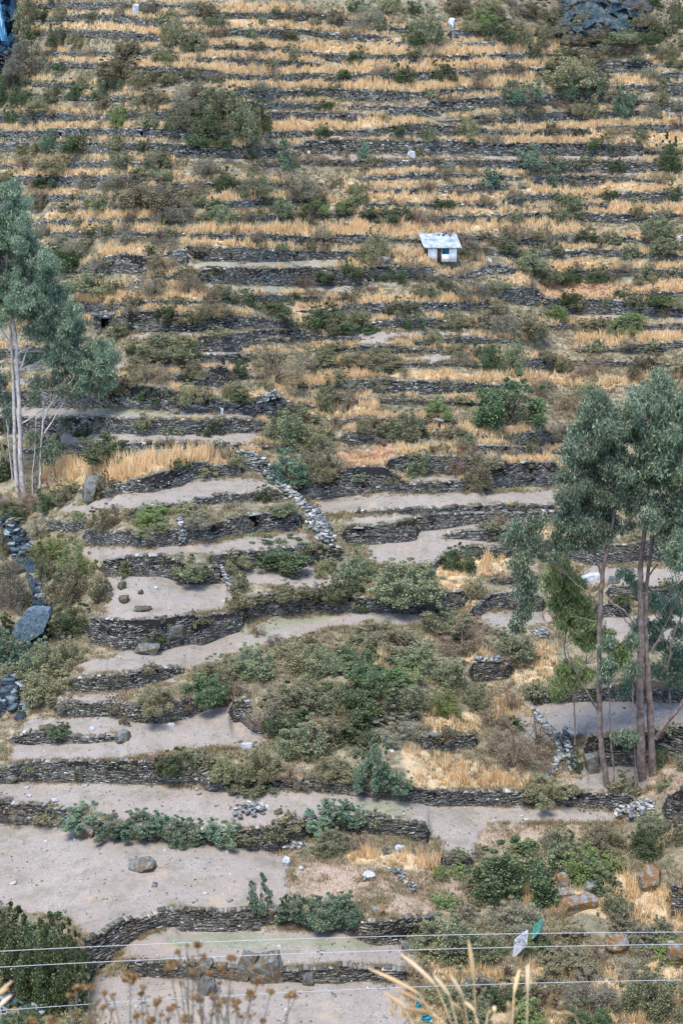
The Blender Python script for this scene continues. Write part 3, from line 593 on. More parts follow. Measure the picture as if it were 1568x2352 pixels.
# ---------------------------------------------------------------- dry stone walls
BOXF = np.array([[0, 1, 2, 3], [3, 2, 6, 7], [1, 5, 6, 2], [0, 3, 7, 4], [0, 4, 5, 1]])   # front, top, right, left, bottom
def boxes(P0, P1, z0, z1, nrm, out, dep, rg):
    """stones between plan points P0->P1 (n,2), heights z0..z1; front face pushed out along nrm"""
    n = len(P0); V = np.zeros((n, 8, 3))
    a = P0 + nrm * out[:, None]; b_ = P1 + nrm * out[:, None]; c_ = P1 - nrm * dep[:, None]; d = P0 - nrm * dep[:, None]
    for k, (p, z) in enumerate(((a, z0), (b_, z0), (b_, z1), (a, z1), (d, z0), (c_, z0), (c_, z1), (d, z1))):
        V[:, k, :2] = p; V[:, k, 2] = z
    V += rg.normal(0, .012, V.shape); V[:, 2:4, 2] += rg.normal(0, .015, (n, 2))
    return V.reshape(-1, 3), (BOXF[None] + 8 * np.arange(n)[:, None, None]).reshape(-1, 4)
THICK = .30
NICHES = {}      # wall label -> [(x0, x1, y0, y1, name)]
NICHES['long wall pierced by two small dark niches, upper left'] = [(276,294,606,640,'niche'),(640,656,600,622,'niche')]
NICHES['wall with a dark doorway niche, centre left'] = [(1146,1192,2365,2418,'doorway_niche')]
NICHES['wall with a small square niche, centre'] = [(1632,1662,2426,2440,'niche')]
NICHES['curved wall with a dark square niche, centre right'] = [(2232,2262,2523,2557,'niche')]
NICHES['great curving wall of the square field at the left'] = []
def build_wall(w_):
    rg = np.random.default_rng(abs(hash(w_['label'])) % 9999 if False else sum(map(ord, w_['label'])))
    ok = ~np.isnan(w_['D']); xa, xb = max(w_['xs'][0], X0 + 20), min(w_['xs'][-1], X1 - 20)
    n = max(4, int((xb - xa) / 5)); x = np.linspace(xa, xb, n)
    yt = np.interp(x, w_['xs'], w_['yt']); yb = np.interp(x, w_['xs'], w_['yb']); D = np.interp(x, cols[ok], w_['D'][ok])
    D = np.convolve(np.pad(D, 4, mode='edge'), np.ones(9) / 9, 'valid')
    T, B = W3(x, yt, D), W3(x, yb, D)
    P = (T[:, :2] + B[:, :2]) / 2; zt, zb = T[:, 2], B[:, 2]
    s = np.concatenate([[0], np.cumsum(np.linalg.norm(np.diff(P, axis=0), axis=1))])
    sc = float(np.median(scale_at(yb, D))); L = s[-1]
    ch0 = .10 if sc > 42 else (.13 if sc > 34 else .16); ln = (.12, .48) if sc > 42 else (.18, .6)
    tang = np.gradient(P, axis=0); tang /= np.linalg.norm(tang, axis=1)[:, None] + 1e-9
    nr = np.stack([tang[:, 1], -tang[:, 0]], -1); nr *= np.sign(-nr[:, 1:2] + 1e-9)
    ztop = zt + (fbm(s * .9, s * 0, 31) - .35) * .28
    z = zb.min() - .05; R = [[] for _ in range(7)]
    nich = [(a, b_, c_, d) for a, b_, c_, d, _ in NICHES.get(w_['label'], [])]
    while z < ztop.max() + .1:
        ch = ch0 * rg.uniform(.7, 1.35); p = -rg.uniform(0, .3)
        m = int(L / ln[0]) + 2; le = rg.uniform(*ln, m) * (1 + (rg.random(m) < .08) * .8)
        e = p + np.concatenate([[0], np.cumsum(le)]); a, b_ = np.clip(e[:-1], 0, L), np.clip(e[1:], 0, L)
        k = (b_ - a) > .05; a, b_ = a[k], b_[k]; mid = (a + b_) / 2
        zc = z + ch / 2
        k = (zc > np.interp(mid, s, zb) - .12) & (zc < np.interp(mid, s, ztop) + rg.normal(0, .05, len(mid)))
        for (x0, x1, y0, y1) in nich:
            xm = np.interp(mid, s, x); dm = np.interp(mid, s, D); rzt = ray(xm, y0 + 0 * xm)[1] * dm; rzb = ray(xm, y1 + 0 * xm)[1] * dm
            k &= ~((xm > x0) & (xm < x1) & (zc < rzt) & (zc > rzb))
        a, b_ = a[k], b_[k]; nn = len(a)
        if nn:
            g = rg.uniform(.006, .02, nn)
            R[0].append(np.stack([np.interp(a + g, s, P[:, 0]), np.interp(a + g, s, P[:, 1])], -1)); R[1].append(np.stack([np.interp(b_ - g, s, P[:, 0]), np.interp(b_ - g, s, P[:, 1])], -1))
            mid = (a + b_) / 2; R[6].append(np.stack([np.interp(mid, s, nr[:, 0]), np.interp(mid, s, nr[:, 1])], -1))
            top = np.interp(mid, s, ztop) - zc < ch
            R[2].append(np.full(nn, z + .008)); R[3].append(z + ch - rg.uniform(.0, .03, nn) + top * rg.uniform(0, .05, nn))
            bulge = (vnoise(mid * .5, mid * 0 + z, 9) - .5) * .22
            hgt = (zc - np.interp(mid, s, zb))
            R[4].append(THICK + rg.uniform(-.05, .07, nn) + bulge - .10 * hgt / 1.5 + top * rg.uniform(-.02, .1, nn)); R[5].append(np.full(nn, .25) + top * rg.uniform(0, .15, nn))
        z += ch
    cc = [np.concatenate(q) for q in R]
    V, Fq = boxes(cc[0], cc[1], cc[2], cc[3], cc[6], cc[4], cc[5], rg)
    pale = any(t in w_['label'] for t in ('pale rubble', 'pale crested', 'short pale', 'pale stub', 'pillar'))
    org = np.array([P[:, 0].mean(), P[:, 1].mean(), zb.mean()])
    o = link('terrace_wall', mesh_np('terrace_wall', V - org, Fq, M['pale_slate'] if pale else M['slate']), loc=org)
    # dark backing sheet in the tone of the gaps between the stones
    n_ = len(x); fr = P + nr * (THICK - .12); bk = P - nr * .2
    Vc = np.concatenate([np.c_[fr, zb - .3], np.c_[fr, zt - .05], np.c_[bk, zt - .05]]) - org; j = np.arange(n_ - 1)
    keep = np.ones(n_ - 1, bool)
    q1 = np.stack([j, j + 1, j + 1 + n_, j + n_], -1); q2 = np.stack([j + n_, j + 1 + n_, j + 1 + 2 * n_, j + 2 * n_], -1)
    for (x0, x1, y0, y1) in nich: keep &= ~((x[:-1] > x0 - 8) & (x[1:] < x1 + 8))
    link('wall_core', mesh_np('wall_core', Vc, [q1[keep], q2], M['core']), o)
    tag(o, w_['label'], 'stone wall', 'dry stone terrace walls on the hillside')
    for a, b_, c_, d, nm in NICHES.get(w_['label'], []):
        xm = (a + b_) / 2; dm = float(np.interp(xm, x, D)); k = int(np.argmin(abs(x - xm)))
        hw = (b_ - a) / 2 / float(scale_at(c_, dm)) + .06; z1 = float(ray(xm, c_)[1] * dm) + .05; z0 = float(ray(xm, d)[1] * dm) - .05
        ce = np.array([P[k, 0], P[k, 1]]); tg = tang[k]; nn = nr[k]; fo = THICK + .02; ba = .10
        def pt(u, v, z_): q = ce + tg * u + nn * v; return [q[0], q[1], z_]
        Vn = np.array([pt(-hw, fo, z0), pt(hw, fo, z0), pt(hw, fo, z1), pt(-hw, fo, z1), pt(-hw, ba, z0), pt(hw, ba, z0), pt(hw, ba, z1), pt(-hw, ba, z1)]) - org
        link(nm, mesh_np(nm, Vn, np.array([[4, 5, 6, 7], [0, 4, 7, 3], [1, 2, 6, 5], [3, 7, 6, 2], [0, 1, 5, 4]]), M['shade_black']), o)  # shallow niche box, its deep shade put into the colour
        lv, lf = boxes(np.array([ce - tg * (hw + .15)]), np.array([ce + tg * (hw + .15)]), np.array([z1 - .02]), np.array([z1 + .12]), nn[None], np.array([fo + .1]), np.array([.1]), rg)
        link('lintel', mesh_np('lintel', lv - org, lf, M['pale_slate']), o)
    return o
M['core'] = plain('dark_backing_between_stones', hx(40,40,40), 1, 0, .3, 4)
for w_ in walls: w_['obj'] = build_wall(w_)
def jitterbox(c, sz, rg, rot=None):
    """one rough stone: a box with jittered corners, turned at random"""
    V = np.array([[-1,-1,-1],[1,-1,-1],[1,-1,1],[-1,-1,1],[-1,1,-1],[1,1,-1],[1,1,1],[-1,1,1]], float) * .5
    V = V * np.asarray(sz) * rg.uniform(.75, 1.15, (8, 3))
    a, e = rg.uniform(0, 6.28), rg.normal(0, .25)
    if rot is not None: a, e = rot
    R = np.array(Matrix.Rotation(a, 3, 'Z') @ Matrix.Rotation(e, 3, 'X') @ Matrix.Rotation(rg.normal(0, .15), 3, 'Y'))
    return V @ R.T + c
BF6 = np.array([[0,1,2,3],[3,2,6,7],[1,5,6,2],[0,3,7,4],[0,4,5,1],[5,4,7,6]])
def rubble(name, label, pts, width, height, size, n, mat='pale_slate', cat='rubble', seed=1):
    """a heap or ridge of loose stones along a path of grid points"""
    rg = np.random.default_rng(seed); Q = np.array([G(float(x), float(y)) for x, y in pts]); org = Q.mean(0)
    s = np.concatenate([[0], np.cumsum(np.linalg.norm(np.diff(Q, axis=0), axis=1))]) if len(Q) > 1 else np.array([0.])
    Vs, Fs = [], []
    for i in range(n):
        t = rg.uniform(0, s[-1]); p = np.array([np.interp(t, s, Q[:, k]) for k in range(3)]) if len(Q) > 1 else Q[0].copy()
        r = abs(rg.normal(0, .5)); r = min(r, 1.3); a = rg.uniform(0, 6.28)
        p[0] += math.cos(a) * r * width; p[1] += math.sin(a) * r * width
        p[2] += height * max(0, 1 - r) * rg.uniform(.2, 1) + .05
        k = size * rg.uniform(.5, 1.5)
        Vs.append(jitterbox(p - org, (k, k * .75, k * .3), rg)); Fs.append(BF6 + 8 * i)
    o = link(name, mesh_np(name, np.concatenate(Vs), np.concatenate(Fs), M[mat]), loc=org)
    return tag(o, label, cat)
# ---------------------------------------------------------------- grasses (nobody could count them): one object per kind
def tufts(x, y, h, nbl, spread, lean, wid, rg, D=None):
    """curved grass blades round each (x, y) grid point; returns verts, faces"""
    P = G(x, y) if D is None else D
    n = len(P); N = n * nbl
    Pb = np.repeat(P, nbl, 0); hh = np.repeat(h, nbl) * rg.uniform(.55, 1.1, N); sp = np.repeat(spread, nbl)
    a = rg.uniform(0, 2 * np.pi, N); r = np.sqrt(rg.random(N)) * sp
    Pb = Pb + np.stack([np.cos(a) * r, np.sin(a) * r * .7, -.06 + 0 * r], -1)
    la = a + rg.normal(0, .6, N); ll = np.abs(rg.normal(lean, lean * .6, N)) * hh
    dx, dy = np.cos(la) * ll, np.sin(la) * ll
    wa = rg.normal(0, .5, N); Dm = Pb[:, 1]; wd = np.repeat(np.broadcast_to(wid, n), nbl) * rg.uniform(.6, 1.3, N) * Dm / 150
    wx, wy = np.cos(wa) * wd, np.sin(wa) * wd
    V = np.zeros((N, 5, 3))
    V[:, 0] = Pb; V[:, 1] = Pb; V[:, 0, 0] -= wx; V[:, 0, 1] -= wy; V[:, 1, 0] += wx; V[:, 1, 1] += wy
    mid = Pb + np.stack([dx * .35, dy * .35, hh * .6], -1)
    V[:, 2] = mid; V[:, 3] = mid; V[:, 2, 0] += wx * .8; V[:, 3, 0] -= wx * .8
    V[:, 4] = Pb + np.stack([dx, dy, hh], -1)
    b0 = 5 * np.arange(N)[:, None]
    return V.reshape(-1, 3), b0 + np.array([0, 1, 2, 3]), b0 + np.array([3, 2, 4])
def grass_obj(name, label, cat, parts, mat):
    Vs, Q, T, k = [], [], [], 0
    for V, q, t in parts: Vs.append(V); Q.append(q + k); T.append(t + k); k += len(V)
    return tag(link(name, mesh_np(name, np.concatenate(Vs), [np.concatenate(Q), np.concatenate(T)], mat)), label, cat, kind='stuff')
def cell(x, y):
    ci = np.clip(((x - X0) / DX + .5).astype(int), 0, NC - 1); ri = np.clip(((y - Y0) / DY + .5).astype(int), 0, NR - 1)
    return ci, ri
M['litter'] = grass_mat('leaf_litter', [(0, hx(110,84,66)), (.4, hx(170,136,104)), (.8, hx(212,184,150)), (1, hx(226,210,190))], hx(190,160,130))
rg = np.random.default_rng(3)
parts = []
for off, den, h, pts in GOLD:
    xs = np.array([p[0] for p in pts], float); a = np.array([p[1] for p in pts], float) + off; b_ = np.array([p[2] for p in pts], float) + off
    area = np.trapezoid(b_ - a, xs) if hasattr(np, 'trapezoid') else np.trapz(b_ - a, xs)
    sc = np.interp(off + a.mean() - off, [0, 4700], [29, 62])
    n = int(area / (sc * sc * .12) * den * 2.0)
    x = rg.uniform(xs[0], xs[-1], n); t = rg.random(n)
    y = np.interp(x, xs, a) * (1 - t) + np.interp(x, xs, b_) * t
    k = fbm(x * .02, y * .05, 21) > .70 - .32 * den
    x, y = x[k], y[k]
    hh = h * rg.uniform(.45, 1.15, len(x)) * (.6 + .8 * vnoise(x * .03, y * .06, 8))
    parts.append(tufts(x, y, hh, 12, .20 + 0 * x, .22, .022, rg))
grass_obj('golden_grass', 'tall golden feather grass standing in bands along the terrace edges', 'grass', parts, M['gold'])
if True:      # straw fringe standing on the wall tops of the upper slope
    gx, gy = [], []
    for w_ in walls:
        if w_['off'] > 1568: continue
        m = int((w_['xs'][-1] - w_['xs'][0]) / 3.0); q = rg.uniform(w_['xs'][0] - 30, w_['xs'][-1] + 30, m); yy = np.interp(q, w_['xs'], w_['yt']) - rg.uniform(2, 22, m)
        ci, ri = cell(q, yy); k = (fbm(q * .008, yy * .02, 57) > .40) & ~mdirt[ci, ri] & ~wallm[ci, ri]; gx.append(q[k]); gy.append(yy[k])
    gx, gy = np.concatenate(gx), np.concatenate(gy)
    grass_obj('straw_fringe', 'golden straw standing along the wall tops of the upper slope', 'grass', [tufts(gx, gy, rg.uniform(.35, .9, len(gx)), 12, .22 + 0 * gx, .25, .022, rg)], M['gold'])
# short mixed dry grass on everything that is not bare
n = 130000
x = rg.uniform(-380, 3500, n); y = np.concatenate([rg.uniform(-300, 2000, n // 2), rg.uniform(2000, 4950, n - n // 2)])
ci, ri = cell(x, y); k = ~(mdirt[ci, ri] | wallm[ci, ri]) & (fbm(x * .012, y * .03, 77) > .30)
x, y = x[k], y[k]
grass_obj('dry_grass', 'short tan and brown dry grass covering the terraces', 'grass',
          [tufts(x, y, rg.uniform(.18, .5, len(x)), 9, .28 + 0 * x, .45, .026, rg)], M['dry'])
# fringe of dry grass hanging at the wall tops
fx, fy = [], []
for w_ in walls:
    m = int((w_['xs'][-1] - w_['xs'][0]) / 9); q = rg.uniform(w_['xs'][0], w_['xs'][-1], m)
    yy = np.interp(q, w_['xs'], w_['yt']) - rg.uniform(1, 9, m); k = fbm(q * .015, yy * .01, 55) > .5
    fx.append(q[k]); fy.append(yy[k])
fx, fy = np.concatenate(fx), np.concatenate(fy)
grass_obj('edge_grass', 'fringe of dry brown grass along the tops of the walls', 'grass', [tufts(fx, fy, rg.uniform(.15, .42, len(fx)), 12, .22 + 0 * fx, .6, .024, rg)], M['dry'])
parts = []
for off, pts in RED:
    xs = np.array([p[0] for p in pts], float); a = np.array([p[1] for p in pts], float) + off; b_ = np.array([p[2] for p in pts], float) + off
    n = int((b_ - a).mean() * (xs[-1] - xs[0]) / 90); x = rg.uniform(xs[0], xs[-1], n); t = rg.random(n)
    parts.append(tufts(x, np.interp(x, xs, a) * (1 - t) + np.interp(x, xs, b_) * t, rg.uniform(.12, .38, n), 10, .3 + 0 * x, .6, .024, rg))
grass_obj('russet_grass', 'low reddish dry growth on the fallow terraces', 'grass', parts, M['redg'])
# low leafy undergrowth
def leaves(P, n, rad, size, rg, squash=.6, droop=0.0, asp=.5):
    """n leaf quads in a soft ball round each point"""
    N = len(P) * n; C0 = np.repeat(P, n, 0); R_ = np.repeat(np.broadcast_to(rad, len(P)), n)
    d = rg.normal(size=(N, 3)); d /= np.linalg.norm(d, axis=1)[:, None]; r = R_ * rg.random(N) ** .4
    C0 = C0 + d * r[:, None] * np.array([1, 1, squash])
    u = rg.normal(size=(N, 3)); u[:, 2] -= droop; u /= np.linalg.norm(u, axis=1)[:, None]
    v = np.cross(u, rg.normal(size=(N, 3))); v /= np.linalg.norm(v, axis=1)[:, None] + 1e-9
    s = np.repeat(np.broadcast_to(size, len(P)), n) * rg.uniform(.6, 1.3, N)
    u *= s[:, None] * .5; v *= s[:, None] * asp * .5
    V = np.stack([C0 - u, C0 + v, C0 + u, C0 - v], 1)
    return V.reshape(-1, 3), 4 * np.arange(N)[:, None] + np.array([0, 1, 2, 3])
def under(name, label, n, thr, seed, mat, lo, hi):
    x = rg.uniform(-350, 3480, n); y = rg.uniform(-300, 4850, n); ci, ri = cell(x, y)
    k = ~(mdirt[ci, ri] | wallm[ci, ri] | mred[ci, ri]) & (fbm(x * .006, y * .014, seed) > thr) & ~(mgold[ci, ri] & (rg.random(n) < .8))
    x, y = x[k], y[k]; P = G(x, y); r = rg.uniform(lo, hi, len(x)); P[:, 2] += r * .35
    V, q = leaves(P, 46, r, .0008 * P[:, 1], rg)
    return tag(link(name, mesh_np(name, V, q, mat)), label, 'ground cover', kind='stuff')
under('low_olive_scrub', 'knee high olive green undergrowth on the slope', 13000, .44, 101, M['OL'], .25, .7)
under('low_grey_scrub', 'knee high grey green undergrowth on the slope', 12000, .45, 131, M['GG'], .25, .75)
under('low_brown_scrub', 'knee high brown dry undergrowth on the slope', 11000, .45, 171, M['HB'], .2, .6)

# plants rooted in the wall faces, litter and pebbles on the bare earth, tufts where earth meets scrub
n = 9000; wx, wy = [], []
for w_ in walls:
    m = int((w_['xs'][-1] - w_['xs'][0]) / 9); q = rg.uniform(w_['xs'][0], w_['xs'][-1], m); t = rg.random(m) ** 1.6
    yy = np.interp(q, w_['xs'], w_['yt']) * (1 - t) + np.interp(q, w_['xs'], w_['yb']) * t; k = fbm(q * .012, yy * .02, 66) > .52
    wx.append(q[k]); wy.append(yy[k])
wx, wy = np.concatenate(wx), np.concatenate(wy); P = G(wx, wy); P[:, 1] -= .34
h_ = len(P) // 3
for nm, mt, sl in (('wall_plants', 'OL', slice(0, None, 3)), ('wall_ferns', 'DG', slice(1, None, 3)), ('wall_tufts', 'HB', slice(2, None, 3))):
    V, q = leaves(P[sl], 34, rg.uniform(.12, .34, len(P[sl])), .0007 * P[sl, 1], rg, 1.2)
    tag(link(nm, mesh_np(nm, V, q, M[mt])), {'wall_plants': 'olive leafy plants rooted between the stones of the walls', 'wall_ferns': 'dark green fern-like plants rooted between the wall stones', 'wall_tufts': 'brown dry tufts rooted between the stones of the walls'}[nm], 'wall plants', kind='stuff')
n = 60000; x = rg.uniform(-300, 3400, n); y = rg.uniform(1500, 4850, n); ci, ri = cell(x, y)
k = mdirt[ci, ri] & ~wallm[ci, ri] & (fbm(x * .01, y * .02, 91, 4) > .40 + .14 * rg.random(n)); x, y = x[k], y[k]; P = G(x, y); P[:, 2] += .05
V, q = leaves(P, 1, .0, rg.uniform(.06, .2, len(P)), rg, 1, 0, .35); V = V.reshape(-1, 4, 3); V[:, :, 2] = V[:, :, 2] * .25 + P[:, 2][:, None] * .75; V = V.reshape(-1, 3)
tag(link('leaf_litter', mesh_np('leaf_litter', V, q, M['litter'])), 'dry leaves and bark strips scattered on the bare earth', 'litter', kind='stuff')
n = 9000; x = rg.uniform(-300, 3400, n); y = rg.uniform(1500, 4850, n); ci, ri = cell(x, y)
k = ~wallm[ci, ri] & (mdirt[ci, ri] & (fbm(x * .02, y * .03, 41) > .5) | (rg.random(n) < .2)); P = G(x[k], y[k]); Vs = []
for p in P: Vs.append(jitterbox(p + [0, 0, .02], np.array([1.3, 1, .6]) * rg.uniform(.05, .17) * (1 + 1.5 * (rg.random() < .05)), rg))
tag(link('pebbles', mesh_np('pebbles', np.concatenate(Vs), (BF6[None] + 8 * np.arange(len(P))[:, None, None]).reshape(-1, 4), M['pale_slate'])), 'small grey stones scattered on the ground', 'pebbles', kind='stuff')
bd = np.zeros_like(mdirt); bd[1:] |= mdirt[1:] != mdirt[:-1]; bd[:, 1:] |= mdirt[:, 1:] != mdirt[:, :-1]; bd &= ~wallm
c_, r_ = np.nonzero(bd); k = rg.random(len(c_)) < .75; c_, r_ = np.repeat(c_[k], 3), np.repeat(r_[k], 3)
x = cols[c_] + rg.normal(0, 9, len(c_)); y = rowy[c_, r_] + rg.normal(0, 5, len(c_)); k = fbm(x * .02, y * .03, 12) > .42; x, y = x[k], y[k]
grass_obj('verge_grass', 'dry grass tufts along the edges of the bare earth', 'grass', [tufts(x, y, rg.uniform(.1, .45, len(x)), 13, .3 + 0 * x, .6, .022, rg)], M['dry'])

n = 90000; x = rg.uniform(-300, 3400, n); y = rg.uniform(500, 4850, n); ci, ri = cell(x, y)
k = ~wallm[ci, ri] & mgreen[ci, ri] & (fbm(x * .02, y * .04, 19) > .42) | (mdirt[ci, ri] & ~wallm[ci, ri] & (rg.random(n) < .12) & (fbm(x * .006, y * .012, 29) > .5)); x, y = x[k], y[k]
grass_obj('short_green_grass', 'short green grass and weeds on the bare terraces', 'grass', [tufts(x, y, rg.uniform(.05, .16, len(x)), 7, .2 + 0 * x, .9, .022, rg)], M['greeng'])
# ---------------------------------------------------------------- shrubs
def tube_np(path, rad, k=5):
    path = np.asarray(path, float); n = len(path); V = np.zeros((n, k, 3))
    for i in range(n):
        d = path[min(i + 1, n - 1)] - path[max(i - 1, 0)]; d = d / (np.linalg.norm(d) + 1e-9)
        a = np.cross(d, [0, 1, .1]); a /= np.linalg.norm(a) + 1e-9; b_ = np.cross(d, a)
        for j in range(k):
            t = 2 * math.pi * j / k; V[i, j] = path[i] + (a * math.cos(t) + b_ * math.sin(t)) * rad[i]
    q = [[i * k + j, i * k + (j + 1) % k, (i + 1) * k + (j + 1) % k, (i + 1) * k + j] for i in range(n - 1) for j in range(k)]
    return V.reshape(-1, 3), np.array(q)
def merge(L):
    Vs, Q, k = [], [], 0
    for V, q in L: Vs.append(V); Q.append(q + k); k += len(V)
    return np.concatenate(Vs), np.concatenate(Q)
PROTO = {}
KN = dict(GG='grey_green_shrub', OL='olive_shrub', DG='dark_green_shrub', HB='brown_heath_shrub', SV='silvery_shrub', LG='bright_green_shrub', BG='broad_leaved_shrub')
KC = dict(GG='grey-green', OL='olive', DG='dark green', HB='brown twiggy', SV='silvery grey', LG='bright green', BG='broad-leaved blue-green')
def make_proto(kind, var, big):
    """unit shrub: 1 m wide, 1 m tall (scaled per plant); foliage mesh + stems mesh"""
    rg = np.random.default_rng(hash((ord(kind[0]), ord(kind[1]), var, big)) % 99991)
    nl = 11 + var * 3 if not big else 26
    P, R_ = [], []
    for i in range(nl):
        a = rg.uniform(0, 6.28); r = math.sqrt(rg.random()) * .40; top = .78 * math.sqrt(max(0, 1 - (r / .5) ** 2)) * rg.uniform(.75, 1.12)
        if kind in ('BG',): top *= rg.uniform(.7, 1.2)
        if i % 4 == 0: r *= 1.25; top *= .55
        for z in ((top, top * .55) if not big else (top, top * .7, top * .35)):
            P.append([math.cos(a) * r, math.sin(a) * r, max(.08, z - .08)]); R_.append(rg.uniform(.07, .20) * (1 if not big else .8))
    for i in range(16):
        a = rg.uniform(0, 6.28); r = rg.uniform(.1, .54); P.append([math.cos(a) * r, math.sin(a) * r, .92 * math.sqrt(max(0.02, 1 - (r / .56) ** 2)) * rg.uniform(.85, 1.15)]); R_.append(.045)
    nleaf = {'HB': 60, 'SV': 75}.get(kind, 95) if not big else 170
    sz = {'BG': .085, 'SV': .055, 'HB': .05, 'DG': .07, 'GG': .07}.get(kind, .065) * (1 if not big else .5)
    V, q = leaves(np.array(P), int(nleaf * .85), np.array(R_), sz, rg, .9, 0, {'BG': .55, 'SV': .4, 'HB': .3}.get(kind, .6))
    V[:, 2] = np.maximum(V[:, 2], -.02)
    L = []
    ns = 42 if kind in ('HB', 'SV') else 12
    for i in range(ns):
        p = P[rg.integers(len(P))]; e = np.array(p) * (1.15 if kind in ('HB', 'SV') else 1) + rg.normal(0, .05, 3); m = e * np.array([.35, .35, .5])
        L.append(tube_np([np.zeros(3) + rg.normal(0, .03, 3) * [1, 1, 0], m, e], [.014, .009, .004], 3))
    sv, sq = merge(L)
    fm = mesh_np('foliage', V, q, M[kind]); sm = mesh_np('stems', sv, sq, M['twig'])
    PROTO[kind, var, big] = (fm, sm)
for kd in KN:
    for v in range(3): make_proto(kd, v, False)
    for v in range(2): make_proto(kd, v, True)
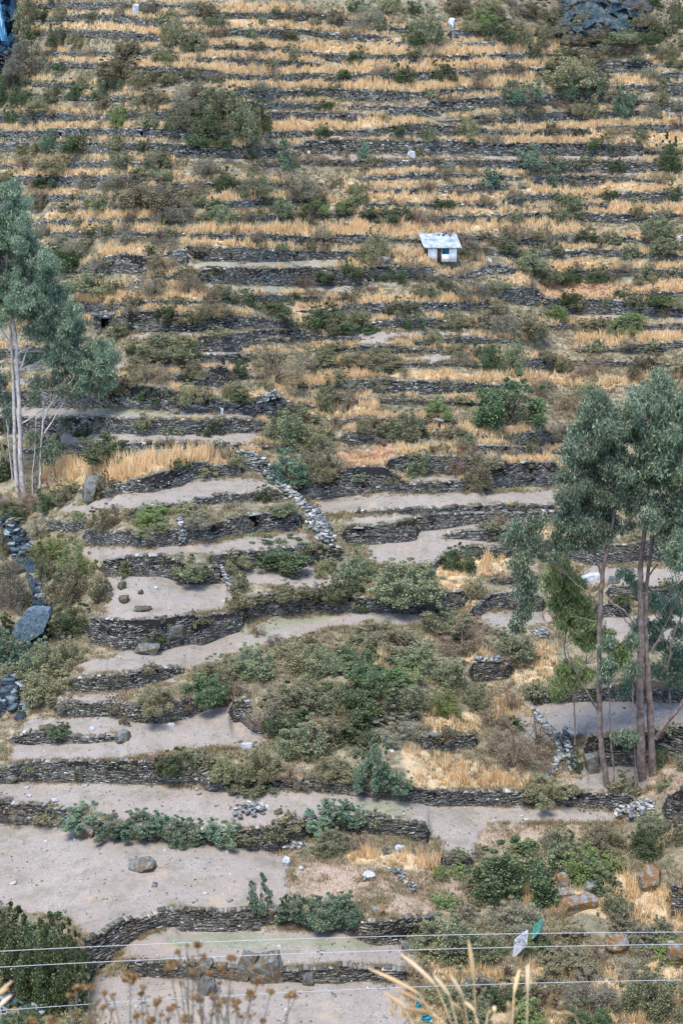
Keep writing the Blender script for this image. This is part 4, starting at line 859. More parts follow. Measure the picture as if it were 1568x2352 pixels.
BL = [ # (row offset, 'x,y base,width,height,kind; ...')
(0,'270,215,130,95,GG;150,335,240,150,SV;140,200,70,90,DG;60,400,120,90,SV;130,110,120,120,OL;280,95,90,60,GG;255,465,120,85,GG;360,450,100,80,DG;485,445,130,95,GG;360,205,120,60,OL;100,480,120,80,DG;800,200,150,110,OL;900,230,130,90,OL;995,115,100,60,GG;1200,112,55,40,GG;1150,175,70,55,GG;990,170,130,50,HB;1320,178,110,50,GG;1340,275,90,60,GG;600,240,200,60,OL;760,270,160,35,LG;560,350,260,90,OL;690,380,200,60,OL;1000,520,220,140,GG;1100,645,210,190,GG;820,590,130,100,GG;950,590,150,80,DG;560,570,120,70,LG;700,550,120,60,HB;690,585,80,50,GG;240,675,110,80,BG;380,695,190,90,DG;115,712,70,50,LG;545,690,90,60,DG;660,700,80,50,DG;560,775,140,90,GG;730,760,150,70,GG;1150,712,110,80,SV;1310,775,90,110,BG;110,762,130,60,HB;280,784,240,80,OL;900,668,90,70,DG;1000,672,140,60,DG;1250,372,90,60,HB;1330,84,130,50,SV;700,52,130,45,SV;900,62,80,50,SV;560,62,80,60,SV;1450,122,60,40,GG;480,505,110,60,OL;200,500,170,50,OL;860,500,160,110,SV;700,480,150,70,OL;1000,360,130,30,HB;1350,770,60,50,OL;1180,600,160,120,DG;60,560,80,70,DG;0,480,90,110,DG;950,784,140,60,SV'),
(0,'1958,192,200,132,GG;1690,130,150,120,SV;1588,172,60,45,HB;2218,112,150,70,LG;2288,192,160,90,DG;2368,200,130,110,OL;2448,82,200,80,OL;1898,62,90,50,DG;2668,247,120,50,SV;2808,172,100,40,OL;2788,242,250,60,SV;3068,272,110,80,OL;3048,152,120,80,OL;3108,132,90,80,DG;3098,62,90,60,OL;1843,374,140,65,DG;2028,368,130,80,DG;2188,362,150,60,SV;2338,338,130,50,SV;2618,388,300,130,OL;2988,362,110,60,SV;2338,474,170,95,BG;2448,454,110,75,BG;2618,450,120,90,BG;2748,434,100,100,BG;2868,528,140,130,BG;2718,542,80,90,OL;2988,532,100,70,SV;3038,474,80,70,OL;3048,412,60,60,GG;2568,492,110,50,HB;2318,547,90,45,SV;1773,562,50,45,OL;2138,622,130,80,OL;1968,644,75,70,GG;2258,655,110,50,SV;2758,684,130,60,DG;2948,644,90,60,GG;2848,612,180,50,HB;2418,764,150,95,BG;2548,784,110,60,BG;2683,762,80,50,GG;2848,716,70,32,OL;2818,778,110,50,DG;1668,734,50,80,BG;1728,758,70,50,OL;1588,722,50,35,HB;3068,775,150,130,DG;2018,778,150,55,SV;2100,60,150,70,OL;1800,50,140,60,OL;1640,50,110,50,DG;2560,120,120,70,DG;2480,170,120,60,OL;2900,200,140,60,OL;2250,50,140,60,OL'),
(784,'240,72,190,50,DG;400,82,130,60,SV;600,62,200,60,SV;700,162,320,110,OL;470,172,140,60,GG;1030,82,140,80,DG;1150,112,200,90,GG;1350,102,260,90,SV;820,222,190,90,SV;1000,232,170,80,GG;1120,222,120,50,SV;1280,212,170,80,GG;1400,222,150,90,GG;1460,192,120,60,LG;290,342,130,60,SV;400,364,200,80,SV;330,434,220,100,DG;600,324,120,50,SV;740,332,110,60,SV;790,354,100,45,SV;1170,322,140,50,SV;690,402,80,50,DG;740,454,150,80,HB;470,444,160,50,SV;450,545,330,70,GG;540,565,110,55,GG;700,562,150,75,SV;860,548,150,90,HB;1020,574,130,60,GG;980,484,90,45,DG;1090,502,90,60,SV;1140,612,100,60,DG;760,662,120,50,DG;960,662,200,60,OL;1250,655,200,55,DG;1340,602,80,40,DG;1440,612,90,50,HB;1500,720,190,90,DG;1560,745,110,80,GG;550,758,110,70,GG;1340,727,70,40,GG;1430,364,80,50,GG;1500,364,100,50,HB;750,788,220,40,GG;1500,495,130,45,DG;1390,534,110,60,HB;860,700,60,40,OL;240,420,110,70,DG;180,180,110,70,OL;620,240,100,40,HB;340,190,120,30,OL'),
(784,'1588,192,90,55,LG;1768,228,220,60,DG;2048,52,70,30,OL;2248,64,90,65,BG;2528,64,90,75,BG;2348,232,110,50,GG;1998,252,80,55,HB;2548,212,130,50,GG;1718,402,150,110,OL;2128,362,200,65,SV;2268,342,120,60,HB;2313,388,50,55,DG;2418,444,220,80,GG;2498,504,160,60,GG;2608,514,140,60,DG;2748,504,110,60,DG;2508,334,60,80,SV;3018,292,180,90,GG;3068,364,180,60,GG;2898,404,90,70,GG;3018,424,100,70,SV;2838,338,70,45,GG;2968,504,140,55,OL;2168,562,250,60,SV;1968,572,90,40,GG;1668,484,140,50,DG;1808,504,120,60,DG;2128,478,130,45,HB;1598,474,70,60,DG;1848,644,160,60,GG;1658,740,200,60,DG;1898,714,120,65,DG;2088,704,120,60,OL;2268,644,150,50,OL;2288,740,200,100,SV;2418,764,220,100,OL;2548,674,130,60,LG;2718,734,150,55,OL;2818,744,120,60,GG;2898,754,120,55,LG;2908,604,80,45,GG;3038,614,150,45,DG;2798,634,70,60,GG;2658,624,120,40,OL;3058,674,80,45,OL;1700,560,100,50,HB;1980,784,110,60,OL;2380,300,110,60,HB;2900,690,120,40,LG;2100,110,120,50,HB;3090,130,100,60,DG'),
(1568,'750,84,260,85,GG;680,194,190,100,HB;560,234,120,70,OL;680,279,110,70,DG;890,154,150,65,OL;860,274,160,75,OL;1260,184,280,170,HB;1100,154,90,60,DG;1500,84,120,70,OL;1080,234,130,45,OL;1350,344,170,55,GG;1310,474,220,145,GG;1420,494,200,110,OL;1340,660,180,160,BG;1480,625,150,120,OL;510,522,330,75,DG;650,404,100,45,GG;790,424,110,45,GG;950,424,120,55,DG;400,434,120,45,DG;240,545,110,110,BG;1220,714,130,45,DG;1080,564,100,55,OL;950,604,70,45,HB;220,774,130,90,DG;300,734,140,80,OL;480,694,60,90,OL;100,764,200,80,HB;700,788,200,40,LG;850,788,180,38,OL;1300,786,150,45,GG;20,644,80,150,DG;1500,304,140,85,GG;1200,100,130,60,OL;1390,120,130,90,SV;1560,190,110,60,OL;30,400,100,70,DG;640,60,140,50,DG'),
(1568,'2228,124,140,120,DG;2358,128,140,125,GG;2338,374,370,190,DG;2018,349,160,80,LG;1848,434,200,105,GG;1698,404,160,55,OL;2048,444,150,55,HB;1918,604,200,105,GG;2088,594,170,105,HB;1598,314,80,75,HB;2618,314,160,85,HB;2488,234,160,75,HB;2568,444,140,60,SV;2188,664,140,105,OL;1768,114,230,40,GG;1628,104,160,55,OL;2568,124,130,60,OL;2718,154,200,75,HB;2948,154,200,95,OL;1798,644,80,40,OL;1660,640,70,50,GG;2700,260,140,80,OL;2260,560,120,40,SV;1620,250,90,60,SV;2100,60,110,50,OL'),
(2352,'240,220,220,110,LG;350,310,210,150,LG;200,315,130,130,GG;310,410,220,170,OL;460,405,130,140,OL;60,435,200,220,SV;10,205,70,120,OL;330,535,220,110,DG;180,110,110,60,SV;480,80,160,100,OL;700,62,180,55,LG;900,52,200,50,SV;570,300,60,55,LG;850,292,210,85,GG;1080,238,180,55,OL;1300,212,330,75,DG;1330,294,100,60,GG;1100,374,110,95,GG;1100,434,120,65,OL;1330,384,190,55,OL;1520,404,130,75,DG;1500,284,140,70,OL;700,594,100,45,DG;900,524,60,70,OL;320,694,200,105,OL;180,750,210,150,GG;40,710,170,190,BG;20,565,90,95,DG;1000,764,200,90,OL;1150,734,250,105,GG;1350,694,250,95,OL;1500,744,220,105,GG;1420,624,110,65,OL;1180,560,110,40,HB'),
(2352,'1638,294,190,110,GG;1848,374,360,125,GG;1598,374,150,65,DG;1918,274,150,45,OL;2108,264,150,100,DG;2178,374,130,55,OL;1668,444,90,38,DG;2048,564,260,120,GG;1748,604,330,80,OL;1628,684,250,80,DG;2348,664,240,105,GG;2128,644,280,120,HB;1918,704,230,90,GG;1718,788,280,100,DG;2068,784,230,105,GG;1848,788,220,65,LG;3018,444,120,55,GG;2868,404,130,50,HB;1850,640,130,60,HB;2250,130,90,50,OL;2300,60,110,60,HB'),
(3136,'720,104,240,80,OL;570,188,60,45,OL;220,64,250,115,OL;950,62,230,80,DG;1090,64,110,65,HB;820,394,190,80,DG;930,374,130,60,GG;720,362,110,45,HB;1050,434,170,100,OL;1200,424,200,130,OL;1150,484,200,55,GG;1330,444,110,55,HB;1400,314,250,140,GG;1300,254,200,110,DG;1500,304,200,140,OL;1530,424,180,80,OL;1250,174,140,90,SV;1400,114,330,100,GG;370,444,70,55,DG;60,594,150,40,HB;230,614,150,55,OL;400,650,150,100,BG;520,690,140,90,BG;650,690,150,105,BG;770,690,130,100,BG;880,740,130,130,BG;1020,712,140,95,BG;1120,730,130,60,GG;1260,720,140,70,GG;1330,655,120,55,OL;1450,645,160,55,BG;1540,615,110,85,BG;1520,765,180,80,GG;1180,200,100,80,HB'),
(3136,'1718,124,300,115,DG;1868,134,250,120,GG;2018,124,180,80,LG;2188,114,160,100,GG;1818,244,300,80,SV;1628,274,230,80,DG;1718,474,200,195,BG;1808,479,120,100,BG;2368,374,330,170,HB;2468,284,130,100,HB;2258,204,150,100,HB;2498,524,220,80,OL;2643,404,60,85,DG;2858,494,150,80,OL;3048,484,80,55,OL;3028,394,70,100,DG;2878,294,110,65,DG;1598,644,130,90,BG;2568,790,200,110,GG;2768,744,200,80,OL;2988,704,160,110,GG;2340,120,120,70,HB;1600,60,120,60,OL;2960,780,180,100,DG;3100,740,100,110,OL;1650,760,160,60,HB'),
(3920,'40,490,220,240,DG;110,640,220,300,DG;180,545,320,250,DG;340,590,190,210,DG;40,420,160,170,DG;270,710,250,400,DG;340,690,170,250,GG;190,690,200,340,DG;100,810,200,110,DG;350,810,160,85,OL;1195,262,100,160,BG;1320,292,90,105,BG;1400,294,130,120,BG;1500,305,150,135,BG;1578,300,130,125,BG;2358,192,380,220,DG;2688,104,220,130,LG;2568,64,150,110,GG;2808,64,120,65,LG;2128,304,160,75,SV;2368,354,300,120,SV;2058,474,330,175,GG;2218,484,200,120,GG;2818,274,180,85,GG;2988,724,240,220,GG;3018,374,170,65,GG;2168,790,220,130,GG;2418,790,180,110,LG;2718,694,280,130,SV;2018,114,80,55,LG;2618,564,300,95,OL;1918,584,150,75,HB;2300,690,200,90,DG;2480,690,160,80,OL;2620,400,160,70,OL;2900,560,160,70,SV;3100,500,90,70,OL;2100,690,160,90,GG;2700,790,200,90,DG;1980,420,120,60,OL;2340,560,160,70,HB'),
]
LAND = [('the white hut',2030,1170),('the pale standing stone',628,45),('the waterfall',20,120),('the dark cliff',2850,100),('the long green strip',1250,1212),('the stone shelter',490,1475),('the blue-grey boulder',425,2240),
 ('the dark doorway niche',1170,2390),('the square bare field',780,2740),('the great bare field',600,4050),('the wet stream slab',145,2900),('the red grass strip',2800,1340),('the painted rock',2390,4370),('the twin-trunked right tree',2960,3560),('the left tree trunks',100,2200),
 ('the square wall niche',1647,2433),('the big leaning slabs',1200,4450),('the orange lichen boulder',2990,4010),('the two small niches',460,605),('the two pale boulders',1920,715),('the oval bare field',950,2270),('the long bare field',1900,2300),
 ('the lower golden reeds',2120,3560),('the lichen capped wall',1760,3290),('the pale stone spine',1480,2330),('the golden grass terrace',650,2110),('the black wall niche',2245,2540),('the slender right trunk',2760,3300),('the rubble heap in the lower field',1160,3720)]
ORD = ['', 'second ', 'third ', 'fourth ', 'fifth ', 'sixth ', 'seventh ', 'eighth ', 'ninth ', 'tenth ', 'eleventh ', 'twelfth ']
SHR = []
for off, txt in BL:
    for it in txt.split(';'):
        a = it.split(','); SHR.append((float(a[0]), float(a[1]) + off, float(a[2]), float(a[3]), a[4], True))
# scattered extra scrub: (x0, x1, y0, y1, n, kinds, width range px)
for x0, x1, y0, y1, n, ks, wr in [(0,900,0,300,6,'OL GG SV HB',(50,110)),(0,1200,300,800,18,'OL GG DG SV',(60,130)),(0,1250,800,1250,20,'OL SV HB DG GG',(60,140)),(1250,2300,780,1050,14,'HB SV OL',(40,80)),
   (2100,3136,0,260,20,'OL DG SV HB',(60,120)),(1600,3136,420,760,8,'HB SV OL GG',(40,80)),(2000,3136,820,1180,8,'SV HB OL GG',(50,100)),(1500,3136,1240,1640,18,'OL GG SV HB LG',(60,140)),(560,1700,1340,1560,12,'OL HB GG',(50,110)),
   (1400,2600,1640,2240,26,'OL HB GG SV',(60,130)),(500,1300,1650,1900,10,'OL HB DG',(60,110)),(300,1400,2240,2480,14,'OL HB GG SV',(50,100)),(880,2400,2700,3400,16,'OL GG DG HB SV',(70,170)),(0,380,2350,3150,12,'OL GG DG',(80,160)),
   (1000,2600,3150,3560,16,'OL HB GG',(70,140)),(1350,2200,3720,3960,8,'HB SV',(40,80)),(1900,3136,3900,4700,38,'OL HB GG SV DG LG',(80,180)),(2350,3136,2300,2900,10,'HB OL',(50,90)),(-350,0,0,4500,40,'OL GG DG SV HB',(80,200)),(3136,3500,0,4700,40,'OL GG DG SV HB',(80,200)),(-300,3400,-280,-10,34,'OL GG DG SV',(70,160))]:
    ks = ks.split()
    t = 0; made = 0
    while made < n and t < n * 12:
        t += 1; xx, yy = rg.uniform(x0, x1), rg.uniform(y0, y1); ci, ri = cell(np.array([xx]), np.array([yy]))
        if mdirt[ci[0], ri[0]] or mgold[ci[0], ri[0]] or wallm[ci[0], ri[0]] or mred[ci[0], ri[0]]: continue
        ww = rg.uniform(*wr); SHR.append((xx, yy, ww, ww * rg.uniform(.3, .5), ks[rg.integers(len(ks))], False)); made += 1
for w_ in walls:          # scrub rooted along the wall tops, hanging over the stones
    if any(t in w_['label'] for t in ('exposed','massive','great wall','lowest wall','niche')): pr = .25
    elif 'over' in w_['label'] or 'scrub' in w_['label'] or 'bush' in w_['label']: pr = .8
    else: pr = .5
    q = w_['xs'][0] + rg.uniform(20, 120)
    while q < min(w_['xs'][-1], 3136):
        ww = rg.uniform(55, 125)
        if rg.random() < pr * (1.25 if q < 1300 or q > 2300 else .8) and q > 0:
            c1, r1 = cell(np.array([q]), np.array([np.interp(q, w_['xs'], w_['yt']) - 12.]))
            near_n = any(abs(q - (a_ + b_) / 2) < 80 for a_, b_, _, _, _ in NICHES.get(w_['label'], []))
            if near_n or (mdirt[c1[0], r1[0]] and rg.random() < .55): q += 120; continue
            t = rg.uniform(0, .7); yy = np.interp(q, w_['xs'], w_['yt']) * (1 - t) + np.interp(q, w_['xs'], w_['yb']) * t
            SHR.append((q, yy, ww, ww * rg.uniform(.28, .5), 'GG OL HB DG SV OL GG HB'.split()[rg.integers(8)], False))
        q += rg.uniform(90, 230)
used = {}
recs = []
for xx, yy, ww, hh, kd in [(2600,60,120,50,'SV'),(2680,120,110,60,'OL'),(2760,190,140,60,'OL'),(2860,200,150,60,'GG'),(2960,120,120,60,'OL'),(2580,150,100,60,'SV'),(2700,30,120,50,'SV'),(2930,40,120,40,'HB'),(2820,20,90,30,'OL'),(2640,200,120,60,'HB'),(2980,200,110,60,'DG'),(100,150,70,110,'OL'),(95,280,90,100,'SV'),(60,345,110,60,'SV')]:
    SHR.append((xx, yy, ww, hh, kd, 'crag'))
for i, (xx, yy, ww, hh, kd, main) in enumerate(SHR):
    D = gD(xx, yy)[0] - (3.2 if main == 'crag' else 0); sc = float(scale_at(yy, D))
    if kd == 'BG' and yy > 3500 and hh < 150: ww *= 1.35; hh *= .85
    big = ww / sc > 3.0; W_, H_ = ww / sc, hh / sc / .87
    sz = 'tiny' if ww < 62 else 'small' if ww < 100 else 'medium' if ww < 150 else 'large' if ww < 230 else 'huge'
    ln, lx, ly = min(LAND, key=lambda q: math.hypot(q[1] - xx, q[2] - yy)); dx, dy = xx - lx, yy - ly; d = math.hypot(dx, dy)
    v_ = 'above' if dy < -.4 * abs(dx) else 'below' if dy > .4 * abs(dx) else ''; h_ = 'left' if dx < -.4 * abs(dy) else 'right' if dx > .4 * abs(dy) else ''
    rel = (v_ + ' and ' + h_ + ' of' if v_ and h_ else v_ or (h_ + ' of')).replace('above and', 'up and').replace('below and', 'down and')
    nm = KN[kd]; kv = (kd, int(i % 2 if big else i % 3), bool(big)); fm, sm = PROTO[kv]
    e = empty(nm, W3(xx, yy, D) - np.array([0, 0, .05]), '', 'shrub')
    e.rotation_euler.z = rg.uniform(0, 6.28); s_ = W_ / .86; e.scale = (s_, s_ * rg.uniform(.7, 1), H_ * 1.08)
    link('foliage', fm, e)
    if ww > 70 or kd in ('HB', 'SV'): link('stems', sm, e)
    recs.append((e, sz, kd, rel, ln, d))
grp = {}
for r_ in recs: grp.setdefault(r_[1:5], []).append(r_)
for key, L in grp.items():
    L.sort(key=lambda q: q[5])
    for j, (e, sz, kd, rel, ln, d) in enumerate(L):
        o_ = ORD[j] if j < len(ORD) else 'farther '
        e['label'] = '%s%s %s shrub %s%s %s' % (o_, sz, KC[kd], 'close ' if d < 160 and rel.endswith('of') is False else '', rel, ln)
        e['group'] = KC[kd] + ' shrubs on the terraces'
# cream blossom on the big bushes at the lower left and by the stream
for (bx_, by_, bw, bh) in ((270, 4630, 250, 400), (110, 4560, 220, 300), (100, 4690, 190, 110), (300, 2662, 200, 140), (2358, 4112, 360, 200), (40, 4410, 200, 220)):
    for e in [o for o in list(C.objects) if o.get('category') == 'shrub']:
        c0 = W3(bx_, by_, gD(bx_, by_)[0]) 
        if (Vector(c0) - e.location).length < .35:
            n = 170; d = rg.normal(size=(n, 3)); d[:, 2] = abs(d[:, 2]); d /= np.linalg.norm(d, axis=1)[:, None]; P = d * [.44, .44, .8] + [0, 0, .05]
            V, q = leaves(P, 3, np.full(n, .02), .016, rg, .6, 0, .8); link('blossom', mesh_np('blossom', V, q, M['flowers']), e)
# ---------------------------------------------------------------- boulders, slabs, cliff, stream
def rock_mesh(name, sx, sy, sz, seed, mat, pts=20, sharp=.22):
    """angular convex-ish stone: hull of scattered points, subdivided and roughened"""
    rg = np.random.default_rng(seed); bm = bmesh.new()
    if 'slab' in name:
        for a in (-1, 1):
            for b_ in (-1, 1):
                for c_ in (0, 1):
                    for j in range(2): bm.verts.new(((a * rg.uniform(.34, .5) + .12 * c_) * sx, b_ * rg.uniform(.3, .5) * sy * .6, (c_ * rg.uniform(.75, 1) - .2 * (1 - c_)) * sz))
    else:
      for i in range(pts):
        d = rg.normal(size=3); d /= np.linalg.norm(d); r = rg.uniform(.82, 1.05)
        d = np.sign(d) * np.abs(d) ** .75
        bm.verts.new((d[0] * r * sx / 2, d[1] * r * sy / 2, max(-.25, d[2] * r * .62 + .38) * sz))
    bmesh.ops.convex_hull(bm, input=bm.verts)
    bmesh.ops.delete(bm, geom=[v for v in bm.verts if not v.link_faces], context='VERTS')
    bmesh.ops.subdivide_edges(bm, edges=bm.edges, cuts=1, use_grid_fill=True)
    k = min(sx, sy, sz)
    for v in bm.verts:
        v.co += Vector(rg.normal(0, .022 * k, 3)) + v.co * float(fbm(np.array([v.co.x * 3 / k + seed]), np.array([v.co.z * 3 / k + v.co.y]), 4)[0] - .5) * sharp
    me = bpy.data.meshes.new(name); bm.to_mesh(me); bm.free(); me.materials.append(M[mat]); return me
BOULD = [ # name, label, x, y base, w, h, mat, tilt
 ('standing_stone','pale standing stone in grass at the top left',628,65,42,52,'r_pale',.1),
 ('boulder','small grey boulder on the upper path edge',1515,492,26,20,'r_pale',0),
 ('boulder','white boulder, left of two on the path under the exposed wall',1890,725,42,34,'r_pale',0),
 ('boulder','grey boulder, right of two on the path under the exposed wall',1958,713,38,30,'r_blue',0),
 ('boulder','whitish stone beside the path below the left of the exposed wall',1413,712,30,22,'r_pale',0),
 ('standing_stone','pale upright stone at the right edge level with the hut roof',3118,1110,26,34,'r_pale',0),
 ('boulder','pale pointed boulder in scrub below the cliff',2075,125,40,44,'r_pale',.2),
 ('boulder','large blue-grey boulder with mossy right side below the golden grass',425,2292,92,128,'r_blue',.12),
 ('boulder','round pale stone in front of the long wall between green strips',2248,1205,30,22,'r_pale',0),
 ('boulder','flat stone heap left of the hut on the grass',1772,1212,60,46,'r_blue',.1),
 ('boulder','blocky stones above the golden band left of the hut',1600,1046,50,34,'r_blue',0),
 ('boulder','protruding dark block in the wall right of the hut',2615,1120,80,56,'r_blue',.1),
 ('boulder','mossy boulder with orange side beside the great dark green bush',2008,1956,80,42,'r_orange',0),
 ('boulder','pale stones heap right of the great dark green bush',2665,1812,54,22,'r_pale',0),
 ('boulder','mossy stone at the upper left of the square bare field',560,2706,48,44,'r_moss',0),
 ('boulder','dark mossy stone, smallest in the square bare field',646,2728,30,26,'r_moss',0),
 ('boulder','mossy stone with pale face left in the square bare field',570,2766,58,36,'r_moss',0),
 ('boulder','flat low rock near the lower edge of the square bare field',655,2800,100,14,'r_moss',0),
 ('boulder','white flat stone in the square bare field',716,2704,20,12,'r_pale',0),
 ('boulder','pale slab at the top left corner of the square bare field',555,2662,40,14,'r_pale',.2),
 ('boulder','blue boulder at the right end of the curved ridge of stones',566,3402,82,52,'r_blue',.1),
 ('boulder','low mossy stone left in the lower left field',213,3346,72,20,'r_moss',0),
 ('boulder','flat white stone in the lower left field',422,3352,42,14,'r_pale',0),
 ('boulder','white stone beside the grassy wall end in the lower left field',785,3338,40,22,'r_pale',.2),
 ('slab','pair of white tilted slabs on scrub at the right of the lower left field',1130,3436,60,26,'r_pale',.2),
 ('boulder','blue-white slab leaning on the rubble heap in the lower strip',1185,3712,56,40,'r_pale',.3),
 ('boulder','dark flat stone right of the rubble heap in the lower strip',1278,3734,56,22,'r_moss',0),
 ('boulder','white stone at the edge of the leafy wall, left',252,3682,36,18,'r_pale',0),
 ('boulder','small white stone on the lowest long strip, far left',136,3660,24,12,'r_pale',0),
 ('boulder','dark tilted flat boulder alone in the great bare field',650,3984,140,52,'r_slab',.25),
 ('boulder','pointed white rock at the right end of the great bare field',1318,3974,42,46,'r_pale',.2),
 ('boulder','pale stone right of the pointed white rock',1382,4000,30,24,'r_pale',0),
 ('boulder','brown stone below the pointed white rock',1352,4040,38,22,'r_moss',0),
 ('boulder','flat pale stone in pink dry grass at lower centre',1690,4028,66,30,'r_pale',.3),
 ('boulder','orange mossy stone above the lower wall, centre right',1735,4198,84,56,'r_orange',.1),
 ('boulder','white stone in dry scrub right of the curved wall',1835,3904,50,24,'r_pale',.2),
 ('boulder','large boulder with thick orange lichen near the right edge',2985,4076,150,112,'r_orange',0),
 ('boulder','blue and orange pointed rock right of the round dark bush',2575,4094,84,90,'r_orange',.2),
 ('boulder','tilted blue-grey rock between bushes and orange boulder',2715,4094,100,60,'r_blue',.3),
 ('slab','long low lichen ledge below the round dark bush, left one',2545,4136,150,48,'r_orange',0),
 ('slab','long low lichen ledge below the round dark bush, right one',2640,4178,180,54,'r_orange',0),
 ('boulder','orange stone in grass above the lichen ledges',2780,4040,80,38,'r_orange',0),
 ('boulder','rusty lichen rock at the lower right among brown grass',2830,4370,120,90,'r_orange',.2),
 ('boulder','dark rock at the right edge near the power lines',3100,4420,120,110,'r_orange',.1),
 ('boulder','dark rounded boulder at the right end of the great wall',1868,4362,70,52,'r_blue',.1),
 ('slab','leaning lichen slab, left of the pair standing in the lowest wall',1112,4475,80,125,'r_slab',.55),
 ('slab','biggest leaning slab with brown lichen in the lowest wall',1225,4500,155,125,'r_slab',.6),
 ('boulder','pale lichen rock left of the leaning slabs',945,4460,90,70,'r_slab',.1),
 ('boulder','rounded blue rock below the leaning slabs',948,4562,96,100,'r_blue',0),
 ('boulder','dark slab leaning on the lowest wall at its right part',1412,4520,66,70,'r_blue',.3),
 ('slab','upright striped stone fan in the great wall',848,4270,64,84,'r_blue',.1),
 ('boulder','pale square block in the face of the great wall',1055,4266,36,36,'r_pale',0),
 ('boulder','blue stone at the foot of the great wall',1178,4276,42,34,'r_blue',0),
 ('boulder','dark block built into the left end of the long leafy wall',395,3838,110,78,'r_slab',0),
 ('boulder','dark standing slab with orange top in the wall below the scrub',1376,3620,60,88,'r_orange',.1),
 ('boulder','rounded stone at the left end of the longest lower wall',52,3590,80,48,'r_blue',0),
 ('slab','upright grey slab at the foot of the green field wall',1019,1904,14,32,'r_pale',0),
 ('boulder','round grey stone at the foot of the great dark wall',805,1898,58,22,'r_blue',0),
 ('slab','big pale slab beside the path gap right of the slender trunk',2718,3548,62,96,'r_blue',.35),
 ('slab','flat capstone on the wall corner by the right trees',2612,3382,66,22,'r_pale',.1),
 ('slab','pale flat rocks between the right tree trunks',2705,2672,90,36,'r_pale',.2),
 ('slab','grey rock right behind the slender right trunk',2810,2682,56,40,'r_blue',.1),
 ('slab','pale rounded slab propped in the small curved wall',2332,2785,40,40,'r_blue',.3),
 ('slab','smooth blue slab set in the great curving wall',790,2915,92,46,'r_blue',.05),
 ('boulder','dark low stones at the foot of the great curving wall',680,2998,150,50,'r_blue',0),
 ('boulder','white stone on the slope left of the pale stone spine',1295,1748,26,42,'r_pale',.2),
]
for i, (nm, lab, x, y, w_, h, mt, tilt) in enumerate(BOULD):
    D = gD(x, y)[0]; sc = float(scale_at(y, D)); p = W3(x, y, D)
    o = link(nm, rock_mesh(nm, w_ / sc, max(w_, h) * .8 / sc, h / sc, 200 + i, mt), loc=p)
    o.rotation_euler = (rg.normal(0, .05), tilt * (1 if i % 2 else -1) * .5, rg.normal(0, .2)); tag(o, lab, 'slab' if 'slab' in nm else 'rock')
rubble('stone_spine','pale ridge of loose stones running down the middle of the hillside',[(1240,2170),(1310,2260),(1350,2290),(1385,2330),(1440,2352),(1470,2400),(1510,2440)],.85,.8,.5,620,seed=11)
rubble('rubble_buttress','broad buttress of pale rubble right of the doorway niche',[(1425,2400),(1470,2440),(1500,2490)],1.1,1.3,.5,420,seed=10)
rubble('rubble_pillar','pale rubble wall end left of the doorway niche wall',[(828,2412),(832,2450),(836,2505)],.45,1.2,.38,150,seed=12)
rubble('rubble_pillar','loose stone steps at the right corner of the square field',[(1012,2610),(1030,2650),(1060,2690)],.4,.5,.36,90,seed=13)
rubble('rubble_pillar','pale corner of rubble at the right end of the great dark wall',[(1175,1850),(1230,1835),(1265,1825)],.6,.9,.36,170,seed=14)
rubble('stone_spine','stony crest leading down left of the slender right trunk',[(2400,3216),(2500,3336),(2560,3400),(2575,3470),(2540,3540),(2490,3580)],.5,.35,.45,260,seed=15)
rubble('rubble_heap','heap of blue and white stones in the lower bare strip',[(1140,3716),(1180,3724)],1.2,.7,.38,120,seed=16)
rubble('rubble_heap','heap of stones at the end of the wall left of the right trees',[(2465,2905),(2510,2925)],.9,.6,.45,90,seed=17)
rubble('rubble_heap','flat gravelly stone mound at the wall end under the right trees',[(2880,3720),(2980,3700)],1.8,.5,.42,320,seed=18)
rubble('rubble_heap','stones tumbled at the right side of the round dark bush top',[(1790,3990),(1850,4030),(1890,4090)],.7,.3,.3,50,seed=19)
rubble('rubble_heap','pale stones fallen in the gap above the stone shelter',[(640,1290),(655,1310),(650,1330)],.7,.4,.3,60,seed=20)
rubble('rubble_heap','grey tumbled stones right of the narrow ledge, centre',[(1450,1640),(1490,1655)],.9,.4,.38,70,seed=21)
rubble('rubble_heap','stones spilled right of the doorway of the leafy wall',[(1320,3885),(1390,3890)],.9,.4,.4,80,seed=22)
rubble('rubble_heap','pale boulders by the wall end below the hut, left',[(1780,1200),(1790,1215)],.6,.5,.34,40,seed=23)
rubble('rubble_ridge','broken stone edge below the right side of the hut terrace',[(1980,1262),(2060,1275),(2150,1280),(2260,1250),(2330,1240)],.5,.5,.34,200,seed=24)
rubble('rubble_heap','pale stones in the scrub slope left of the right crown',[(2260+330,2040),(2260+360,2060)],1,.5,.4,80,seed=25)
rubble('rubble_heap','orange and grey stones on the ruined wall right of the mound',[(2180,3038),(2260,3030),(2340,3042)],.5,.4,.4,110,seed=26)
rubble('rubble_pillar','pale wall corner left of the gap by the slender right trunk',[(2590,3400),(2600,3450),(2640,3540)],.5,1.4,.42,150,seed=27)
